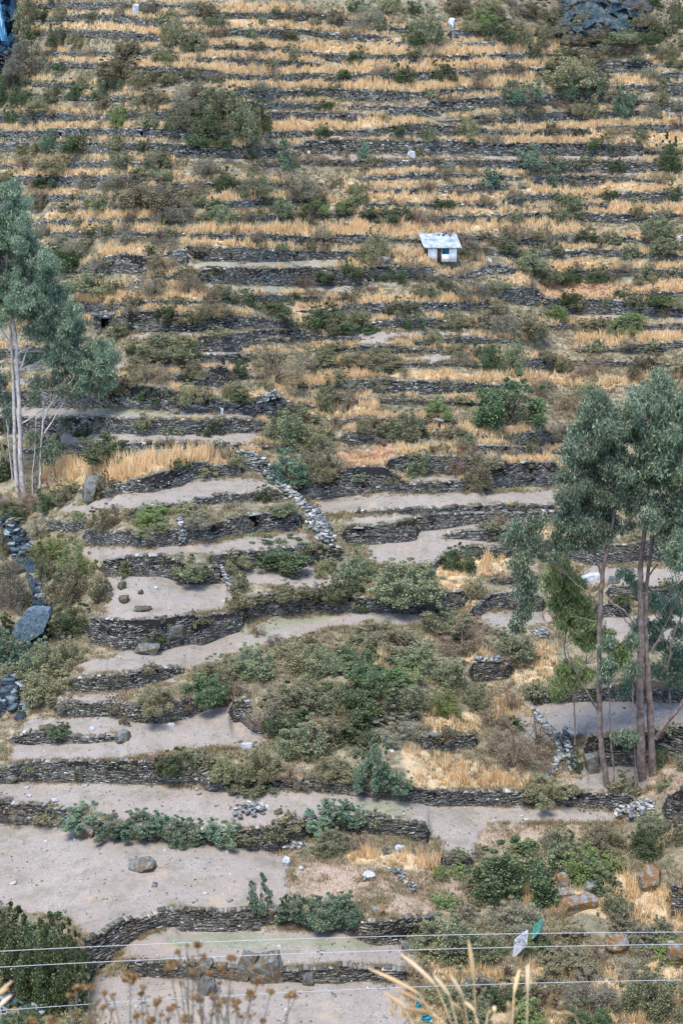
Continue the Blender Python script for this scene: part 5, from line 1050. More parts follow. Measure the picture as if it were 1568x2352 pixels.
# stream bed: dark water sheet with tumbled wet rocks
b = NB('dark_stream_water', .12, .5); b.col(hx(30,52,66)); b.bump(b.noise(3, 4), .5, .1); M['water'] = b.m
def ribbon(name, pts, mat, lift=.12, kind='structure'):
    V = []
    for x, y, w_ in pts:
        for s_ in (-1, 1): q = G(x + s_ * w_ / 2, y); q = q + np.array([0, -.1, lift]); V.append(q)
    n = len(pts); q = np.array([[2 * i, 2 * i + 1, 2 * i + 3, 2 * i + 2] for i in range(n - 1)])
    return tag(link(name, mesh_np(name, np.array(V), q[:, ::-1], M[mat], True)), kind=kind)
ribbon('stream', [(-60,2200,60),(20,2380,70),(80,2520,90),(150,2640,70),(190,2760,60),(170,2860,70),(120,2990,90),(60,3080,110),(30,3200,110),(-60,3300,120)], 'water')
ribbon('lower_stream', [(-200,4480,120),(-60,4600,150),(60,4680,200),(150,4780,240)], 'water')
rgs = np.random.default_rng(44)
for seed, (lab, pts, n, size, wd) in enumerate([('dark wet stones filling the stream bed above the shrubs, left',[(0,2370),(60,2440),(110,2500),(130,2560)],190,.75,1.6),('dark wet stones in the stream beside the big slab',[(185,2700),(190,2790),(215,2870),(190,2960)],130,.8,.8),
     ('dark wet stones in the stream gully at the left edge',[(0,3020),(60,3120),(40,3220),(90,3270)],170,.85,1.7),('dark stones around the pool at the bottom left corner',[(-40,4560),(60,4640),(200,4660)],110,.6,1.5)]):
    rubble('stream_rocks', lab, pts, wd, .7, size, n, 'dark_rock', 'rocks', 60 + seed)
# waterfall with its dark rock face, top left
def crag(name, label, x0, x1, y0, y1, bulge, mat, seed, amp=1.4):
    nx, ny = 110, 90; X = np.linspace(x0, x1, nx); Y = np.linspace(y0, y1, ny); GX, GY = np.meshgrid(X, Y, indexing='ij')
    D0 = gD(np.full(ny, (x0 + x1) / 2), np.full(ny, y1)).mean()
    Dt = gD(np.array([(x0 + x1) / 2.]), np.array([float(y0)]))[0]
    u = (GX - x0) / (x1 - x0) * 2 - 1; v = (GY - y0) / (y1 - y0)
    Dg = np.vectorize(lambda a, c: 0.)(GX, GY) + (D0 + (Dt - D0) * (1 - v) * .85)
    rr = np.random.default_rng(seed); K = 70; sx_, sy_ = rr.uniform(x0, x1, K), rr.uniform(y0, y1, K); off_ = rr.random(K); ga, gb = rr.normal(0, .010, K), rr.normal(0, .010, K)
    dd = ((GX[..., None] - sx_) ** 2 + (1.5 * (GY[..., None] - sy_)) ** 2); kk = dd.argmin(-1)
    n_ = off_[kk] * .6 + ga[kk] * (GX - sx_[kk]) + gb[kk] * (GY - sy_[kk]) + .35 * fbm(GX * .015, GY * .015, seed, 2); n2 = np.abs(fbm(GX * .1, GY * .1, seed + 5, 3) - .5) * .5
    Dg = Dg - bulge * (1 - u ** 4) * np.minimum(1, 4 * (1 - v) + .3) - (n_ - .5) * amp * 5 + n2 * amp * 4
    ed = np.maximum(np.abs(u), 1 - np.minimum(1, v * 6 + .0)); Dg = np.where((np.abs(u) > .96) | (v < .03), Dg + bulge + 4, Dg)
    gx2 = GX + (fbm(GX * .02, GY * .05, seed + 9) - .5) * 26; gy2 = GY + (fbm(GX * .04, GY * .02, seed + 19) - .5) * 30
    P = W3(gx2, gy2, Dg); i = np.arange(nx * ny).reshape(nx, ny)
    q = np.stack([i[:-1, 1:], i[1:, 1:], i[1:, :-1], i[:-1, :-1]], -1).reshape(-1, 4)
    o = link(name, mesh_np(name, P.reshape(-1, 3), q, M[mat])); return tag(o, label, 'cliff'), (X, Y, P)
b = NB('dark_blue_cliff_rock', 1, .05)
n = b.noise(.6, 8, rough=.7); c = b.ramp(n, [(.32, hx(24,36,44)), (.5, hx(60,74,80)), (.64, hx(100,106,102)), (.78, hx(150,148,136))])
b.col(c); b.bump(b.noise(2.2, 8, rough=.7), 1, .25); M['cliff'] = b.m
b = NB('wet_gully_rock', .7, .2)
c = b.ramp(b.noise(.7, 7, rough=.7), [(.35, hx(12,34,50)), (.55, hx(28,60,80)), (.75, hx(60,100,120))]); b.col(c); b.bump(b.noise(2, 7), 1, .25); M['wet'] = b.m
o, _ = crag('rock_cliff', 'dark blue-grey rock face with an overhang at the top right', 2560, 3010, -120, 200, 3.2, 'cliff', 5, .45)
o, _ = crag('rock_cliff', 'dark wet rock wall around the waterfall at the top left', -220, 108, -160, 345, 6.5, 'wet', 8, .7)
b = NB('overhang_shade', 1, 0); b.col(hx(16,24,30)); M['shade'] = b.m
b = NB('falling_water', .3, .5); n = b.noise(1, 4); 
mp = b.n('ShaderNodeMapping'); mp.inputs['Scale'].default_value = (4, 1, .35); b.l(b.pos(), mp.inputs['Vector'])
c = b.ramp(b.noise(1.6, 5, mp.outputs[0]), [(.35, hx(20,70,96)), (.55, hx(40,100,128)), (.72, hx(150,190,206))]); b.col(c); M['fall'] = b.m
def fall(name, label, pts, par=None):
    V = []; 
    for x, y, w_, d in pts:
        for s_ in (-1, -.4, .4, 1): V.append(W3(x + s_ * w_ / 2, y, d - (1 - abs(s_)) * .5))
    n = len(pts); q = [[4 * i + j, 4 * i + j + 1, 4 * i + j + 5, 4 * i + j + 4] for i in range(n - 1) for j in range(3)]
    return tag(link(name, mesh_np(name, np.array(V), np.array(q)[:, ::-1], M['fall'], True)), label, 'waterfall')
dw = gD(20, 345)[0] - 8.6
fall('waterfall', 'thin white and teal waterfall at the top left corner', [(-20,-60,26,dw+3),(-8,20,26,dw+1.5),(2,60,22,dw+.8),(8,110,28,dw-.2),(14,150,34,dw-.8),(22,188,30,dw-1.2)])
# painted rock
SLABQ = 1
b = NB('flaking_paint_rock', .7, .3)
n = b.noise(2.6, 7, obj=True, rough=.8); w_ = b.ramp(n, [(.35, hx(196,196,198)), (.52, hx(170,176,184)), (.56, hx(120,100,92)), (.8, hx(86,82,78))])
b.col(w_); b.bump(n, .4, .05); M['paint'] = b.m
b = NB('teal_and_red_paint_rock', .7, .3)
n = b.noise(2.4, 6, obj=True, rough=.75); c = b.ramp(n, [(.38, hx(170,178,182)), (.46, hx(60,140,124)), (.55, hx(40,120,106)), (.6, hx(150,70,62)), (.64, hx(150,156,160))])
b.col(c); M['teal'] = b.m
def slab_poly(name, label, poly, thick, mat, fwd=0.0):
    n = len(poly); cx = sum(p[0] for p in poly) / n; yb = max(p[1] for p in poly); D = gD(cx, yb)[0] - fwd
    c0 = W3(cx, yb, D); hyt = min(p[1] for p in poly)
    Fr = np.array([W3(x, y, D + (yb - y) / (yb - hyt) * .35) for x, y in poly]); Bk = Fr + np.array([0.05, thick, -.1])
    V = np.concatenate([Fr, Bk]) - c0; bm = bmesh.new(); vs = [bm.verts.new(v) for v in V]
    bm.faces.new(vs[:n][::-1]); bm.faces.new(vs[n:])
    for i in range(n): bm.faces.new([vs[i], vs[(i + 1) % n], vs[n + (i + 1) % n], vs[n + i]])
    bmesh.ops.recalc_face_normals(bm, faces=bm.faces); bmesh.ops.bevel(bm, geom=bm.edges, offset=.04, segments=2, affect='EDGES')
    me = bpy.data.meshes.new(name); bm.to_mesh(me); bm.free(); me.materials.append(M[mat]); return tag(link(name, me, loc=c0), label, 'rock')
slab_poly('painted_rock', 'tilted rock face painted white, standing in brown scrub', [(2352,4395),(2362,4328),(2395,4300),(2425,4282),(2420,4345),(2400,4362),(2372,4392),(2354,4402)], .6, 'paint', .9)
slab_poly('painted_rock', 'smaller rock painted white with teal and red, up right', [(2438,4322),(2446,4268),(2478,4234),(2498,4226),(2490,4268),(2462,4300)], .5, 'teal', 1.2)
b = NB('torn_blue_plastic', .4, .4); n = b.noise(2, 4, obj=True); b.col(b.ramp(n, [(.35, hx(20,130,160)), (.55, hx(50,180,200)), (.65, hx(200,216,220))])); M['plastic'] = b.m
def litter(name, label, x, y, w_, h, seed):
    D = gD(x, y)[0] - .5; sc = float(scale_at(y, D)); p = W3(x, y, D); r = np.random.default_rng(seed); nx, ny = 7, 9; V = []
    for i in range(nx):
        for j in range(ny): V.append([(i / (nx - 1) - .5) * w_ / sc + r.normal(0, .03), r.normal(0, .07), j / (ny - 1) * h / sc + r.normal(0, .02)])
    i = np.arange(nx * ny).reshape(nx, ny); q = np.stack([i[:-1, 1:], i[1:, 1:], i[1:, :-1], i[:-1, :-1]], -1).reshape(-1, 4)
    tag(link(name, mesh_np(name, np.array(V), q, M['plastic'], True), loc=p), label, 'litter')
slab_poly('stream_slab', 'huge tilted wet blue slab in the stream at the left', [(58,2945),(56,2905),(80,2860),(118,2812),(150,2800),(222,2806),(230,2832),(200,2905),(150,2940),(92,2966)], 1.4, 'r_stream', 1.4)
litter('plastic_scrap', 'narrow torn strip of blue and white plastic hanging in dry grass, bottom', 1922, 4645, 22, 85, 3)
litter('plastic_scrap', 'crumpled bright blue plastic sheet in grass at the bottom', 1958, 4690, 46, 34, 4)

# ---------------------------------------------------------------- the white hut and the ruined shelter
b = NB('flaking_whitewash', .85, .2)
n = b.noise(1.6, 5); c = b.ramp(n, [(.3, hx(226,222,214)), (.6, hx(246,244,240))]); sx_ = b.n('ShaderNodeSeparateXYZ')
c = b.mix(b.ramp(b.noise(5, 6, rough=.7), [(.66, (0,0,0,1)), (.7, (1,1,1,1))]), c, hx(160,140,122)); b.col(c); M['whitewash'] = b.m
M['zinc'] = None; b = NB('galvanised_roof', .5, .4); b.p.inputs['Metallic'].default_value = .2
n = b.noise(1.2, 5); c = b.ramp(n, [(.35, hx(128,138,144)), (.6, hx(184,192,196))]); c = b.mix(b.ramp(b.noise(.9, 4, rough=.8), [(.6, (0,0,0,1)), (.68, (1,1,1,1))]), c, hx(150,116,90)); b.col(c); M['zinc'] = b.m
M['teal_paint'] = plain('teal_window_paint', hx(28,106,120), .6, .3, .2, 3); M['door'] = plain('weathered_door_wood', hx(120,84,72), .8, .2, .3, 4)
M['adobe'] = plain('grey_stone_side', hx(120,116,108), .9, .1, .3, 3)
D = gD(2030, 1200)[0] - 1.2; sc = float(scale_at(1190, D)); org = W3(2030, 1192, D)
hut = empty('hut', org, 'small white hut with grey metal roof and teal window on the terrace', 'hut')
def boxm(x0, x1, y0, y1, z0, z1):
    return (np.array([[x0,y0,z0],[x1,y0,z0],[x1,y0,z1],[x0,y0,z1],[x0,y1,z0],[x1,y1,z0],[x1,y1,z1],[x0,y1,z1]], float), BF6)
u = 1 / sc; WL_, WR_, H1 = -66 * u, 66 * u, 56 * u
# front wall in pieces round the door and the window
dx0, dx1, wx0, wx1, wz0, wz1 = -24 * u, -4 * u, -2 * u, 30 * u, 26 * u, 54 * u
L = [boxm(WL_, dx0, -.1, .1, -.3, H1), boxm(dx1, wx0, -.1, .1, -.3, H1), boxm(wx1, WR_, -.1, .1, -.3, H1), boxm(wx0, wx1, -.1, .1, -.3, wz0), boxm(wx0, wx1, -.1, .1, wz1, H1 + .1), boxm(dx0, dx1, -.1, .1, 52 * u, H1)]
link('front_wall', mesh_np('front_wall', *merge(L), M['whitewash']), hut)
link('side_wall', mesh_np('side_wall', *boxm(WL_ - .02, WL_ + .2, .1, 2.6, -.3, H1 + .3), M['adobe']), hut)
link('side_wall', mesh_np('side_wall', *boxm(WR_ - .2, WR_ + .02, .1, 2.6, -.3, H1 + .3), M['adobe']), hut)
link('back_wall', mesh_np('back_wall', *boxm(WL_ + .2, WR_ - .2, 2.4, 2.6, -.3, H1 + .9), M['adobe']), hut)
dr = link('door', mesh_np('door', *boxm(dx0 + .02, dx1 - .02, .0, .06, -.2, 52 * u), M['door']), hut)
link('plank_gap', mesh_np('plank_gap', *merge([boxm(dx0 + .02 + i * .15, dx0 + .03 + i * .15, -.03, .0, -.1, 51 * u) for i in range(5)]), M['shade_black']), dr)  # thin near-black strips drawn as the gaps between door planks
wf = link('window', mesh_np('window', *merge([boxm(wx0, wx1, -.13, .0, wz0, wz0 + .06), boxm(wx0, wx1, -.13, .0, wz1 - .06, wz1), boxm(wx0, wx0 + .06, -.13, 0, wz0 + .06, wz1 - .06), boxm(wx1 - .06, wx1, -.13, 0, wz0 + .06, wz1 - .06), boxm((wx0 + wx1) / 2 - .03, (wx0 + wx1) / 2 + .03, -.125, 0, wz0 + .06, wz1 - .06)]), M['teal_paint']), hut)
link('shutter', mesh_np('shutter', *boxm(wx0 + .03, wx1 - .03, -.06, -.02, wz0 + .03, wz1 - .03), M['teal_paint']), wf)
# corrugated lean-to roof falling towards the valley
nx, ny = 121, 6; RX0, RX1 = -98 * u, 76 * u; V = []
for i in range(nx):
    for j in range(ny):
        t = j / (ny - 1); x = RX0 + (RX1 - RX0) * i / (nx - 1); sk = -.35 * t * 0
        V.append([x + (.1 if j == 0 else 0) - t * .5 * (x - RX1) / (RX0 - RX1) * 0 - .6 * t + .35, -.55 + t * 3.6, H1 + .02 + t * 1.35 + .04 * math.sin(i * 1.25) + (.08 * math.sin(i * .11 + 1) * t)])
i_ = np.arange(nx * ny).reshape(nx, ny); q = np.stack([i_[:-1, :-1], i_[1:, :-1], i_[1:, 1:], i_[:-1, 1:]], -1).reshape(-1, 4)
V = np.array(V); V2 = V - [0, 0, .03]; k = len(V)
rf = link('roof', mesh_np('roof', np.concatenate([V, V2]), np.concatenate([q, q[:, ::-1] + k]), M['zinc']), hut)
link('roof_beam', mesh_np('roof_beam', *merge([boxm(RX0 + .5, RX1 - .1, -.4, -.3, H1 - .08, H1 - .02)]), M['door']), hut)
rg2 = np.random.default_rng(5); Ls = []
for i in range(9):
    t = rg2.uniform(.8, .98); x = rg2.uniform(RX0 + 2.6, RX1 - .3); Ls.append((jitterbox(np.array([x - .6 * t + .35, -.55 + t * 3.6, H1 + .12 + t * 1.35]), (.34, .26, .14), rg2), BF6))
tag(link('roof_stones', mesh_np('roof_stones', *merge(Ls), M['slate']), loc=org), 'loose grey stones weighing down the metal roof of the hut', 'stones')
D = gD(490, 1500)[0] - .6; sc = float(scale_at(1500, D)); org = W3(490, 1500, D); u = 1 / sc
sh = empty('stone_shelter', org, 'small ruined stone shelter with flat roof and black opening, centre left', 'shelter')
def stack(x0, x1, z0, z1, y, dep, rg, ch=.12, ln=.4):
    Ls = []; z = z0
    while z < z1:
        x = x0
        while x < x1 - .05:
            l = min(rg.uniform(.5, 1.3) * ln, x1 - x); Ls.append((jitterbox(np.array([x + l / 2, y + rg.normal(0, .03), z + ch / 2]), (l * .98, dep, ch * .9), rg, (0, 0)), BF6)); x += l
        z += ch
    return merge(Ls)
link('wall', mesh_np('wall', *merge([stack(-58*u, -24*u, -.3, 48*u, 0, .6, rg2), stack(18*u, 60*u, -.3, 40*u, 0, .6, rg2), stack(-24*u, 18*u, 40*u, 52*u, 0, .6, rg2)]), M['slate']), sh)
link('roof_slab', mesh_np('roof_slab', *merge([stack(-66*u, 40*u, 50*u, 62*u, .3, 1.8, rg2, .11, .9), stack(-30*u, 70*u, 42*u, 50*u, .3, 1.6, rg2, .11, .8)]), M['pale_slate']), sh)
link('opening', mesh_np('opening', *boxm(-24*u, 18*u, .25, .3, -.2, 40*u), M['shade_black']), sh)  # near-black sheet across the doorway, painted as the shade inside

# ---------------------------------------------------------------- gum trees
def polytree(name, label, trunks, branches, clumps, bark, leafm, seed, lsz=.36, nleaf=1150, droop=1.4, group=None, fill=None):
    """trunks / branches: [(x, y, depth offset, radius m) ...] in grid px at the tree's own distance; clumps: (x, y, r px, depth offset)"""
    r = np.random.default_rng(seed); x0, y0 = trunks[0][0][:2]; D = gD(x0, min(y0, Y1 - 10))[0]; org = W3(x0, y0, D); sc = float(scale_at(y0, D))
    e = empty(name, org, label, 'tree', group)
    clumps = list(clumps)
    if fill:
        pl, nf, cr_ = fill; px = [p[0] for p in pl]; py = [p[1] for p in pl]; made = 0
        while made < nf:
            qx, qy = r.uniform(min(px), max(px)), r.uniform(min(py), max(py)); ins = False
            for i in range(len(pl)):
                (xa, ya), (xb, yb) = pl[i], pl[i - 1]
                if (ya > qy) != (yb > qy) and qx < (xb - xa) * (qy - ya) / (yb - ya) + xa: ins = not ins
            if ins: clumps.append((qx, qy, r.uniform(*cr_), r.normal(0, 1.6))); made += 1
    def P(x, y, d): return W3(x, y, D + d) - org
    def pathm(L, k, wig):
        out = []
        for T in L:
            pts = []; rad = []
            for a, b_ in zip(T[:-1], T[1:]):
                m = 5
                for i in range(m):
                    t = i / m; pts.append(P(*[a[j] * (1 - t) + b_[j] * t for j in range(3)]) + r.normal(0, wig, 3) * (1 if i else 0)); rad.append((a[3] * (1 - t) + b_[3] * t) * .82)
            pts.append(P(*T[-1][:3])); rad.append(T[-1][3]); rad = [q * r.uniform(.93, 1.07) for q in rad]
            out.append(tube_np(pts, rad, k))
        return out
    for T in trunks: link('trunk', mesh_np('trunk', *pathm([T], 10, .03)[0], M[bark], True), e)
    tw = list(branches); ends = []
    stems = [p for T in trunks + branches for p in T]
    for (cx, cy, cr, cdep) in clumps:      # limbs from the nearest lower wood to each clump
        cand = [p for p in stems if p[1] > cy - 10] or stems; q = min(cand, key=lambda p: math.hypot(p[0] - cx, (p[1] - cy) * .8))
        mx, my = (q[0] + cx) / 2 + r.normal(0, 8), (q[1] + cy) / 2 - 10
        rr = min(.07, q[3] * .6); tw.append([(q[0], q[1], q[2], rr), (mx, my, (q[2] + cdep) / 2, rr * .7), (cx, cy, cdep, rr * .35)])
        for s_ in range(4): 
            a = r.uniform(0, 6.28); tw.append([(cx, cy, cdep, rr * .3), (cx + math.cos(a) * cr * .8, cy + math.sin(a) * cr * .6, cdep + r.normal(0, .8), .008)])
    link('branches', mesh_np('branches', *merge(pathm(tw, 5, .05)), M[bark], True), e)
    # each clump is a cluster of drooping leaf sprays
    C_, R_ = [], []
    for (cx, cy, cr, cdep) in clumps:
        m = max(8, int((cr / 20) ** 2 * 2.6))
        for i in range(m):
            a = r.uniform(0, 6.28); q = cr * math.sqrt(r.random()); C_.append(P(cx + math.cos(a) * q, cy + math.sin(a) * q * .85, cdep + r.normal(0, cr / sc * .5))); R_.append(r.uniform(.3, .85))
    C_ = np.array(C_); nl = max(30, int(nleaf * len(clumps) / len(C_)))
    V, q = leaves(C_, nl, np.array(R_), lsz, r, 1.0, droop, .24)
    link('crown', mesh_np('crown', V, q, M[leafm]), e)
    return e
lt = polytree('gum_tree', 'tall gum tree with two pale parallel trunks at the left edge', 
   [[(112,2292,0,.42),(98,2150,0,.36),(92,1950,0,.32),(84,1750,0,.29),(74,1568,0,.25),(52,1400,0,.2),(30,1250,0,.16),(34,1100,0,.1),(60,960,0,.05)],
    [(84,2286,.5,.34),(70,2100,.4,.28),(66,1850,.4,.25),(58,1640,.4,.2),(48,1500,.3,.16),(70,1360,.2,.12),(120,1240,.2,.08),(150,1150,.2,.04)]],
   [[(92,1700,0,.16),(150,1560,.3,.12),(220,1470,.5,.09),(300,1400,.5,.05)],[(66,1600,.3,.14),(0,1500,0,.1),(-80,1420,0,.08),(-140,1300,0,.05)],[(84,1620,0,.12),(20,1560,-1,.08),(-10,1490,-1,.05)],[(80,1640,0,.12),(160,1500,-.5,.08),(240,1380,-.5,.05)]],
   [(60,880,42,0),(90,960,60,0),(40,1010,62,1),(110,1060,65,-1),(20,1110,70,0),(-60,1050,70,0),(-90,1180,90,0),(60,1200,75,1),(150,1150,50,0),(40,1300,75,-1),(110,1280,70,1),(-60,1310,85,1),(190,1260,52,0),(140,1370,62,-1),(210,1350,60,1),(250,1430,55,0),(180,1470,60,1),(290,1470,52,-1),(300,1560,55,0),(350,1500,38,0),(240,1570,60,1),(370,1560,42,1),(340,1650,55,0),(410,1700,62,0),(480,1680,55,-1),(450,1770,55,1),(380,1790,45,0),(-20,1430,60,0),(300,1730,45,.5),(260,1660,50,0),(430,1610,45,0),(150,1650,45,1.2),(500,1750,38,0),(-120,1450,90,0),(-160,1330,100,0),(470,1240+420,30,0)],
   'bark_pale', 'EU', 21, fill=([(40,840),(110,870),(150,1000),(150,1130),(230,1200),(280,1330),(360,1420),(400,1560),(540,1640),(520,1780),(400,1830),(330,1760),(230,1640),(90,1450),(-200,1500),(-250,1200),(-50,900)], 90, (30, 60)), nleaf=1700)
polytree('gum_tree', 'slimmer branching gum tree just right of the left pair', 
   [[(182,2262,-1,.2),(188,2150,-1,.17),(192,2020,-1,.15),(200,1930,-1,.13),(240,1850,-1,.1),(300,1780,-1,.07),(350,1720,-1,.04)],[(152,2300,-1.2,.09),(150,2180,-1.2,.08),(162,2060,-1.2,.06),(170,1900,-1.2,.04)],[(205,1990,-1,.12),(270,1890,-1,.09),(330,1790,-1,.06),(400,1700,-1,.03)]],
   [[(196,1960,-1,.08),(200,1850,-1,.06),(260,1700,-1,.04)]],
   [(160,1830,34,-1),(180,1760,38,-1),(240,1740,40,-1),(300,1800,30,-1.5),(150,2010,36,-1),(240,2060,52,-1),(220,2110,34,-1),(260,1640,40,-1)], 'bark_pale', 'EU', 22)
polytree('gum_tree', 'thin leaning gum tree at the far left edge', [[(62,2235,1,.13),(52,2130,1,.12),(38,2000,1,.1),(28,1880,1,.09),(10,1760,1,.07),(-10,1640,1,.04)]], [], [(20,1840,34,1),(-20,1760,50,1),(-50,1650,60,1),(30,1900,22,1)], 'bark_pale', 'EU', 23)
rt = polytree('gum_tree', 'gum tree with a single slender trunk and drooping crown, right', 
   [[(2790,3618,0,.36),(2768,3500,0,.32),(2752,3350,0,.3),(2750,3136,0,.28),(2752,2900,0,.26),(2758,2720,0,.24),(2770,2600,0,.22),(2792,2500,0,.2),(2812,2400,0,.17),(2816,2300,0,.14),(2780,2180,0,.1),(2775,2060,0,.06),(2740,1900,0,.03)]],
   [[(2760,2640,0,.14),(2735,2560,.3,.12),(2728,2480,.3,.1),(2690,2400,.3,.07),(2600,2400,.3,.04)],[(2800,2480,0,.13),(2860,2420,-.5,.1),(2920,2360,-.5,.08),(3000,2290,-.5,.05)],[(2757,2780,0,.09),(2700,2720,-.6,.06),(2640,2680,-.6,.04)],
    [(2758,3300,0,.12),(2700,3190,-.4,.1),(2640,3080,-.4,.08),(2580,2930,-.4,.05),(2500,2850,-.4,.03)],[(2670,3140,-.4,.06),(2620,3020,-.4,.04)],[(2790,2760,0,.11),(2860,2800,-.3,.09),(2920,2870,-.3,.06)],[(2755,2860,0,.08),(2680,2840,-.5,.05),(2610,2830,-.5,.03)]],
   [(2740,1830,42,0),(2710,1890,50,0),(2780,1900,55,0),(2730,1970,62,1),(2810,1990,62,-1),(2660,2000,45,0),(2700,2060,60,-1),(2790,2080,65,1),(2640,2130,52,0),(2850,2090,52,0),(2720,2170,62,1),(2600,2200,40,0),(2860,2180,52,0),(2650,2250,58,-1),(2750,2270,60,0),(2620,2330,52,0),(2590,2290,35,0),(2700,2350,55,1),(2820,2270,55,-1),(2600,2400,50,0),(2680,2420,50,-1),(2780,2380,45,1),(2560,2460,36,0),(2640,2490,42,0),(2720,2500,45,0),
    (2380,2430,38,-.5),(2420,2470,42,-.5),(2350,2480,30,-.5),(2450,2530,36,-.5),(2400,2560,40,-.5),(2470,2400,34,-.5),(2440,2440,35,-.5),(2360,2610,26,-.5),(2410,2650,26,-.5),(2395,2730,32,-.5),(2420,2780,36,-.5),(2395,2840,34,-.5),(2370,2880,20,-.5),(2440,2700,20,-.5),(2520,2560,34,0),(2560,2520,34,0)],
   'bark_warm', 'EU', 31, fill=([(2720,1790),(2790,1830),(2830,1950),(2890,2050),(2900,2250),(2820,2450),(2700,2560),(2560,2500),(2540,2250),(2600,2150),(2640,1950)], 16, (30, 52)))
polytree('gum_tree', 'big old gum tree with thick twin trunks at the right edge', 
   [[(2948,3606,1,.52),(2942,3450,1,.46),(2938,3300,1,.42),(2936,3136,1,.38),(2944,2900,1,.33),(2938,2700,1,.3),(2940,2560,1,.27),(2962,2420,1,.22),(2970,2300,1,.16),(2990,2150,1,.12),(3020,1980,1,.07),(3030,1850,1,.04)],
    [(3000,3612,1.3,.5),(2992,3450,1.3,.42),(2985,3300,1.3,.38),(2974,3136,1.3,.34),(2960,2900,1.3,.28),(2965,2700,1.3,.22),(2990,2500,1.3,.17),(3040,2360,1.3,.11),(3080,2250,1.3,.06)],
    [(3010,3395,1.1,.26),(3050,3330,1,.24),(3110,3260,.8,.22),(3170,3170,.6,.18),(3230,3060,.4,.12)]],
   [[(2990,3000,1.2,.1),(3060,2860,1,.08),(3110,2760,1,.07),(3160,2700,1,.05)],[(2940,3000,.8,.12),(2900,2890,.5,.09),(2840,2800,.5,.06)],[(3060,2200+880,1,.14),(3080,2950,.8,.12),(3120,2850,.8,.1),(3180,2700,.8,.06)],[(2970,2650,1.2,.1),(3040,2560,.8,.07),(3120,2500,.8,.04)]],
   [(3040,1740,40,1),(3000,1780,52,1),(3080,1800,55,1),(2950,1830,55,0),(3120,1850,60,1),(2900,1900,52,1),(3010,1880,70,0),(3090,1940,75,2),(2950,1970,70,1),(3160,1920,70,1),(2890,2000,50,1),(3030,2040,75,0),(3120,2080,75,1),(2960,2110,70,1),(3200,2050,80,1),(2910,2200,62,1),(3010,2190,75,2),(3110,2210,80,1),(2950,2290,62,0),(3060,2310,70,1),(3160,2330,80,1),(2900,2330,50,1),(2860,2420,45,1),(3010,2400,50,1),(3100,2440,60,1),(3210,2450,80,1),(2860,2250,50,1),(3080,2530,50,1),(3130,2600,45,1),(3070,2400,55,1),
    (3110,2700,34,1),(3220,2620,70,1)], 'bark_warm', 'EU', 32, fill=([(3040,1720),(3136,1790),(3300,1900),(3300,2600),(3080,2560),(2900,2450),(2850,2250),(2860,1950),(2900,1820),(2990,1760)], 30, (34, 62)))
polytree('gum_sapling', 'young bright gum tree leaning in front of the right trees', 
   [[(2640,3420,-3,.11),(2636,3280,-3,.1),(2630,3136,-3,.09),(2590,2990,-3,.07),(2600,2880,-3,.05),(2640,2760,-3,.03)],[(2636,3200,-3,.06),(2690,3050,-3,.05),(2700,2900,-3,.03)]], [],
   [(2560,2600,40,-3),(2530,2660,36,-3),(2600,2650,50,-3),(2560,2710,45,-3),(2640,2700,50,-3),(2610,2760,52,-3),(2550,2780,36,-3),(2670,2770,42,-3),(2640,2830,50,-3),(2700,2860,46,-3),(2590,2850,40,-3),(2740,2900,40,-3),(2780,2930,42,-3),(2830,2990,46,-3),(2860,3040,30,-3),(2700,2960,40,-3),(2650,2920,30,-3),(2620,3060,40,-3),(2580,3110,40,-3),(2560,3180,36,-3),(2640,3140,30,-3),(2700,3090,30,-3)], 'bark_warm', 'EU2', 33)
polytree('gum_sapling', 'leafy low gum growing at the right edge above the dirt', [[(3080,3260,-1,.1),(3070,3150,-1,.09),(3060,3000,-1,.06),(3040,2880,-1,.04)]], [],
   [(2930,2700,34,-1),(3010,2760,38,-1),(3090,2800,44,-1),(2880,2640,34,-1),(3130,2900,40,-1),(3060,2860,30,-1),(2990,2880,30,-1),(2950,2860,34,-1),(2930,2900,34,-1),(3020,2950,40,-1),(2960,2980,30,-1),(3090,3040,46,-1),(3130,3000,46,-1),(3060,3110,42,-1),(3120,3110,46,-1),(3150,3060,50,-1),(3010,3080,30,-1),(2900,3130,34,-1),(2860,3170,28,-1)], 'bark_warm', 'EU', 34)
polytree('gum_sapling', 'thin bare-stemmed sapling between the two right trunks', [[(2822,3622,-.6,.1),(2812,3500,-.6,.09),(2800,3350,-.6,.08),(2796,3200,-.6,.07),(2795,3050,-.6,.05),(2790,2900,-.6,.03)]], [], [(2790,2960,22,-.6),(2800,3060,24,-.6),(2770,3110,22,-.6)], 'bark_warm', 'EU', 35, group=None)
polytree('gum_sapling', 'straight thin sapling left of the thick twin trunks', [[(2917,3640,-.8,.09),(2915,3500,-.8,.08),(2910,3350,-.8,.07),(2905,3200,-.8,.06),(2900,3000,-.8,.04),(2890,2880,-.8,.02)]], [], [(2895,2950,22,-.8),(2900,3080,20,-.8),(2860,3400,26,-.8),(2900,3390,22,-.8)], 'bark_warm', 'EU', 36)
polytree('bare_shrub', 'leafless grey bush with fine upright twigs in the dry grass, lower centre', [[(2270,3340,0,.05),(2262,3260,0,.04),(2240,3200,0,.02)],[(2275,3340,0,.05),(2300,3250,0,.03),(2330,3180,0,.015)]], [[(2270,3330,0,.03),(2220,3240,0,.02),(2190,3180,0,.01)],[(2270,3300,0,.03),(2280,3210,0,.02),(2270,3150,0,.01)]], [(2250,3230,30,0),(2300,3220,30,0)], 'twig', 'HB', 37, lsz=.1, nleaf=300)
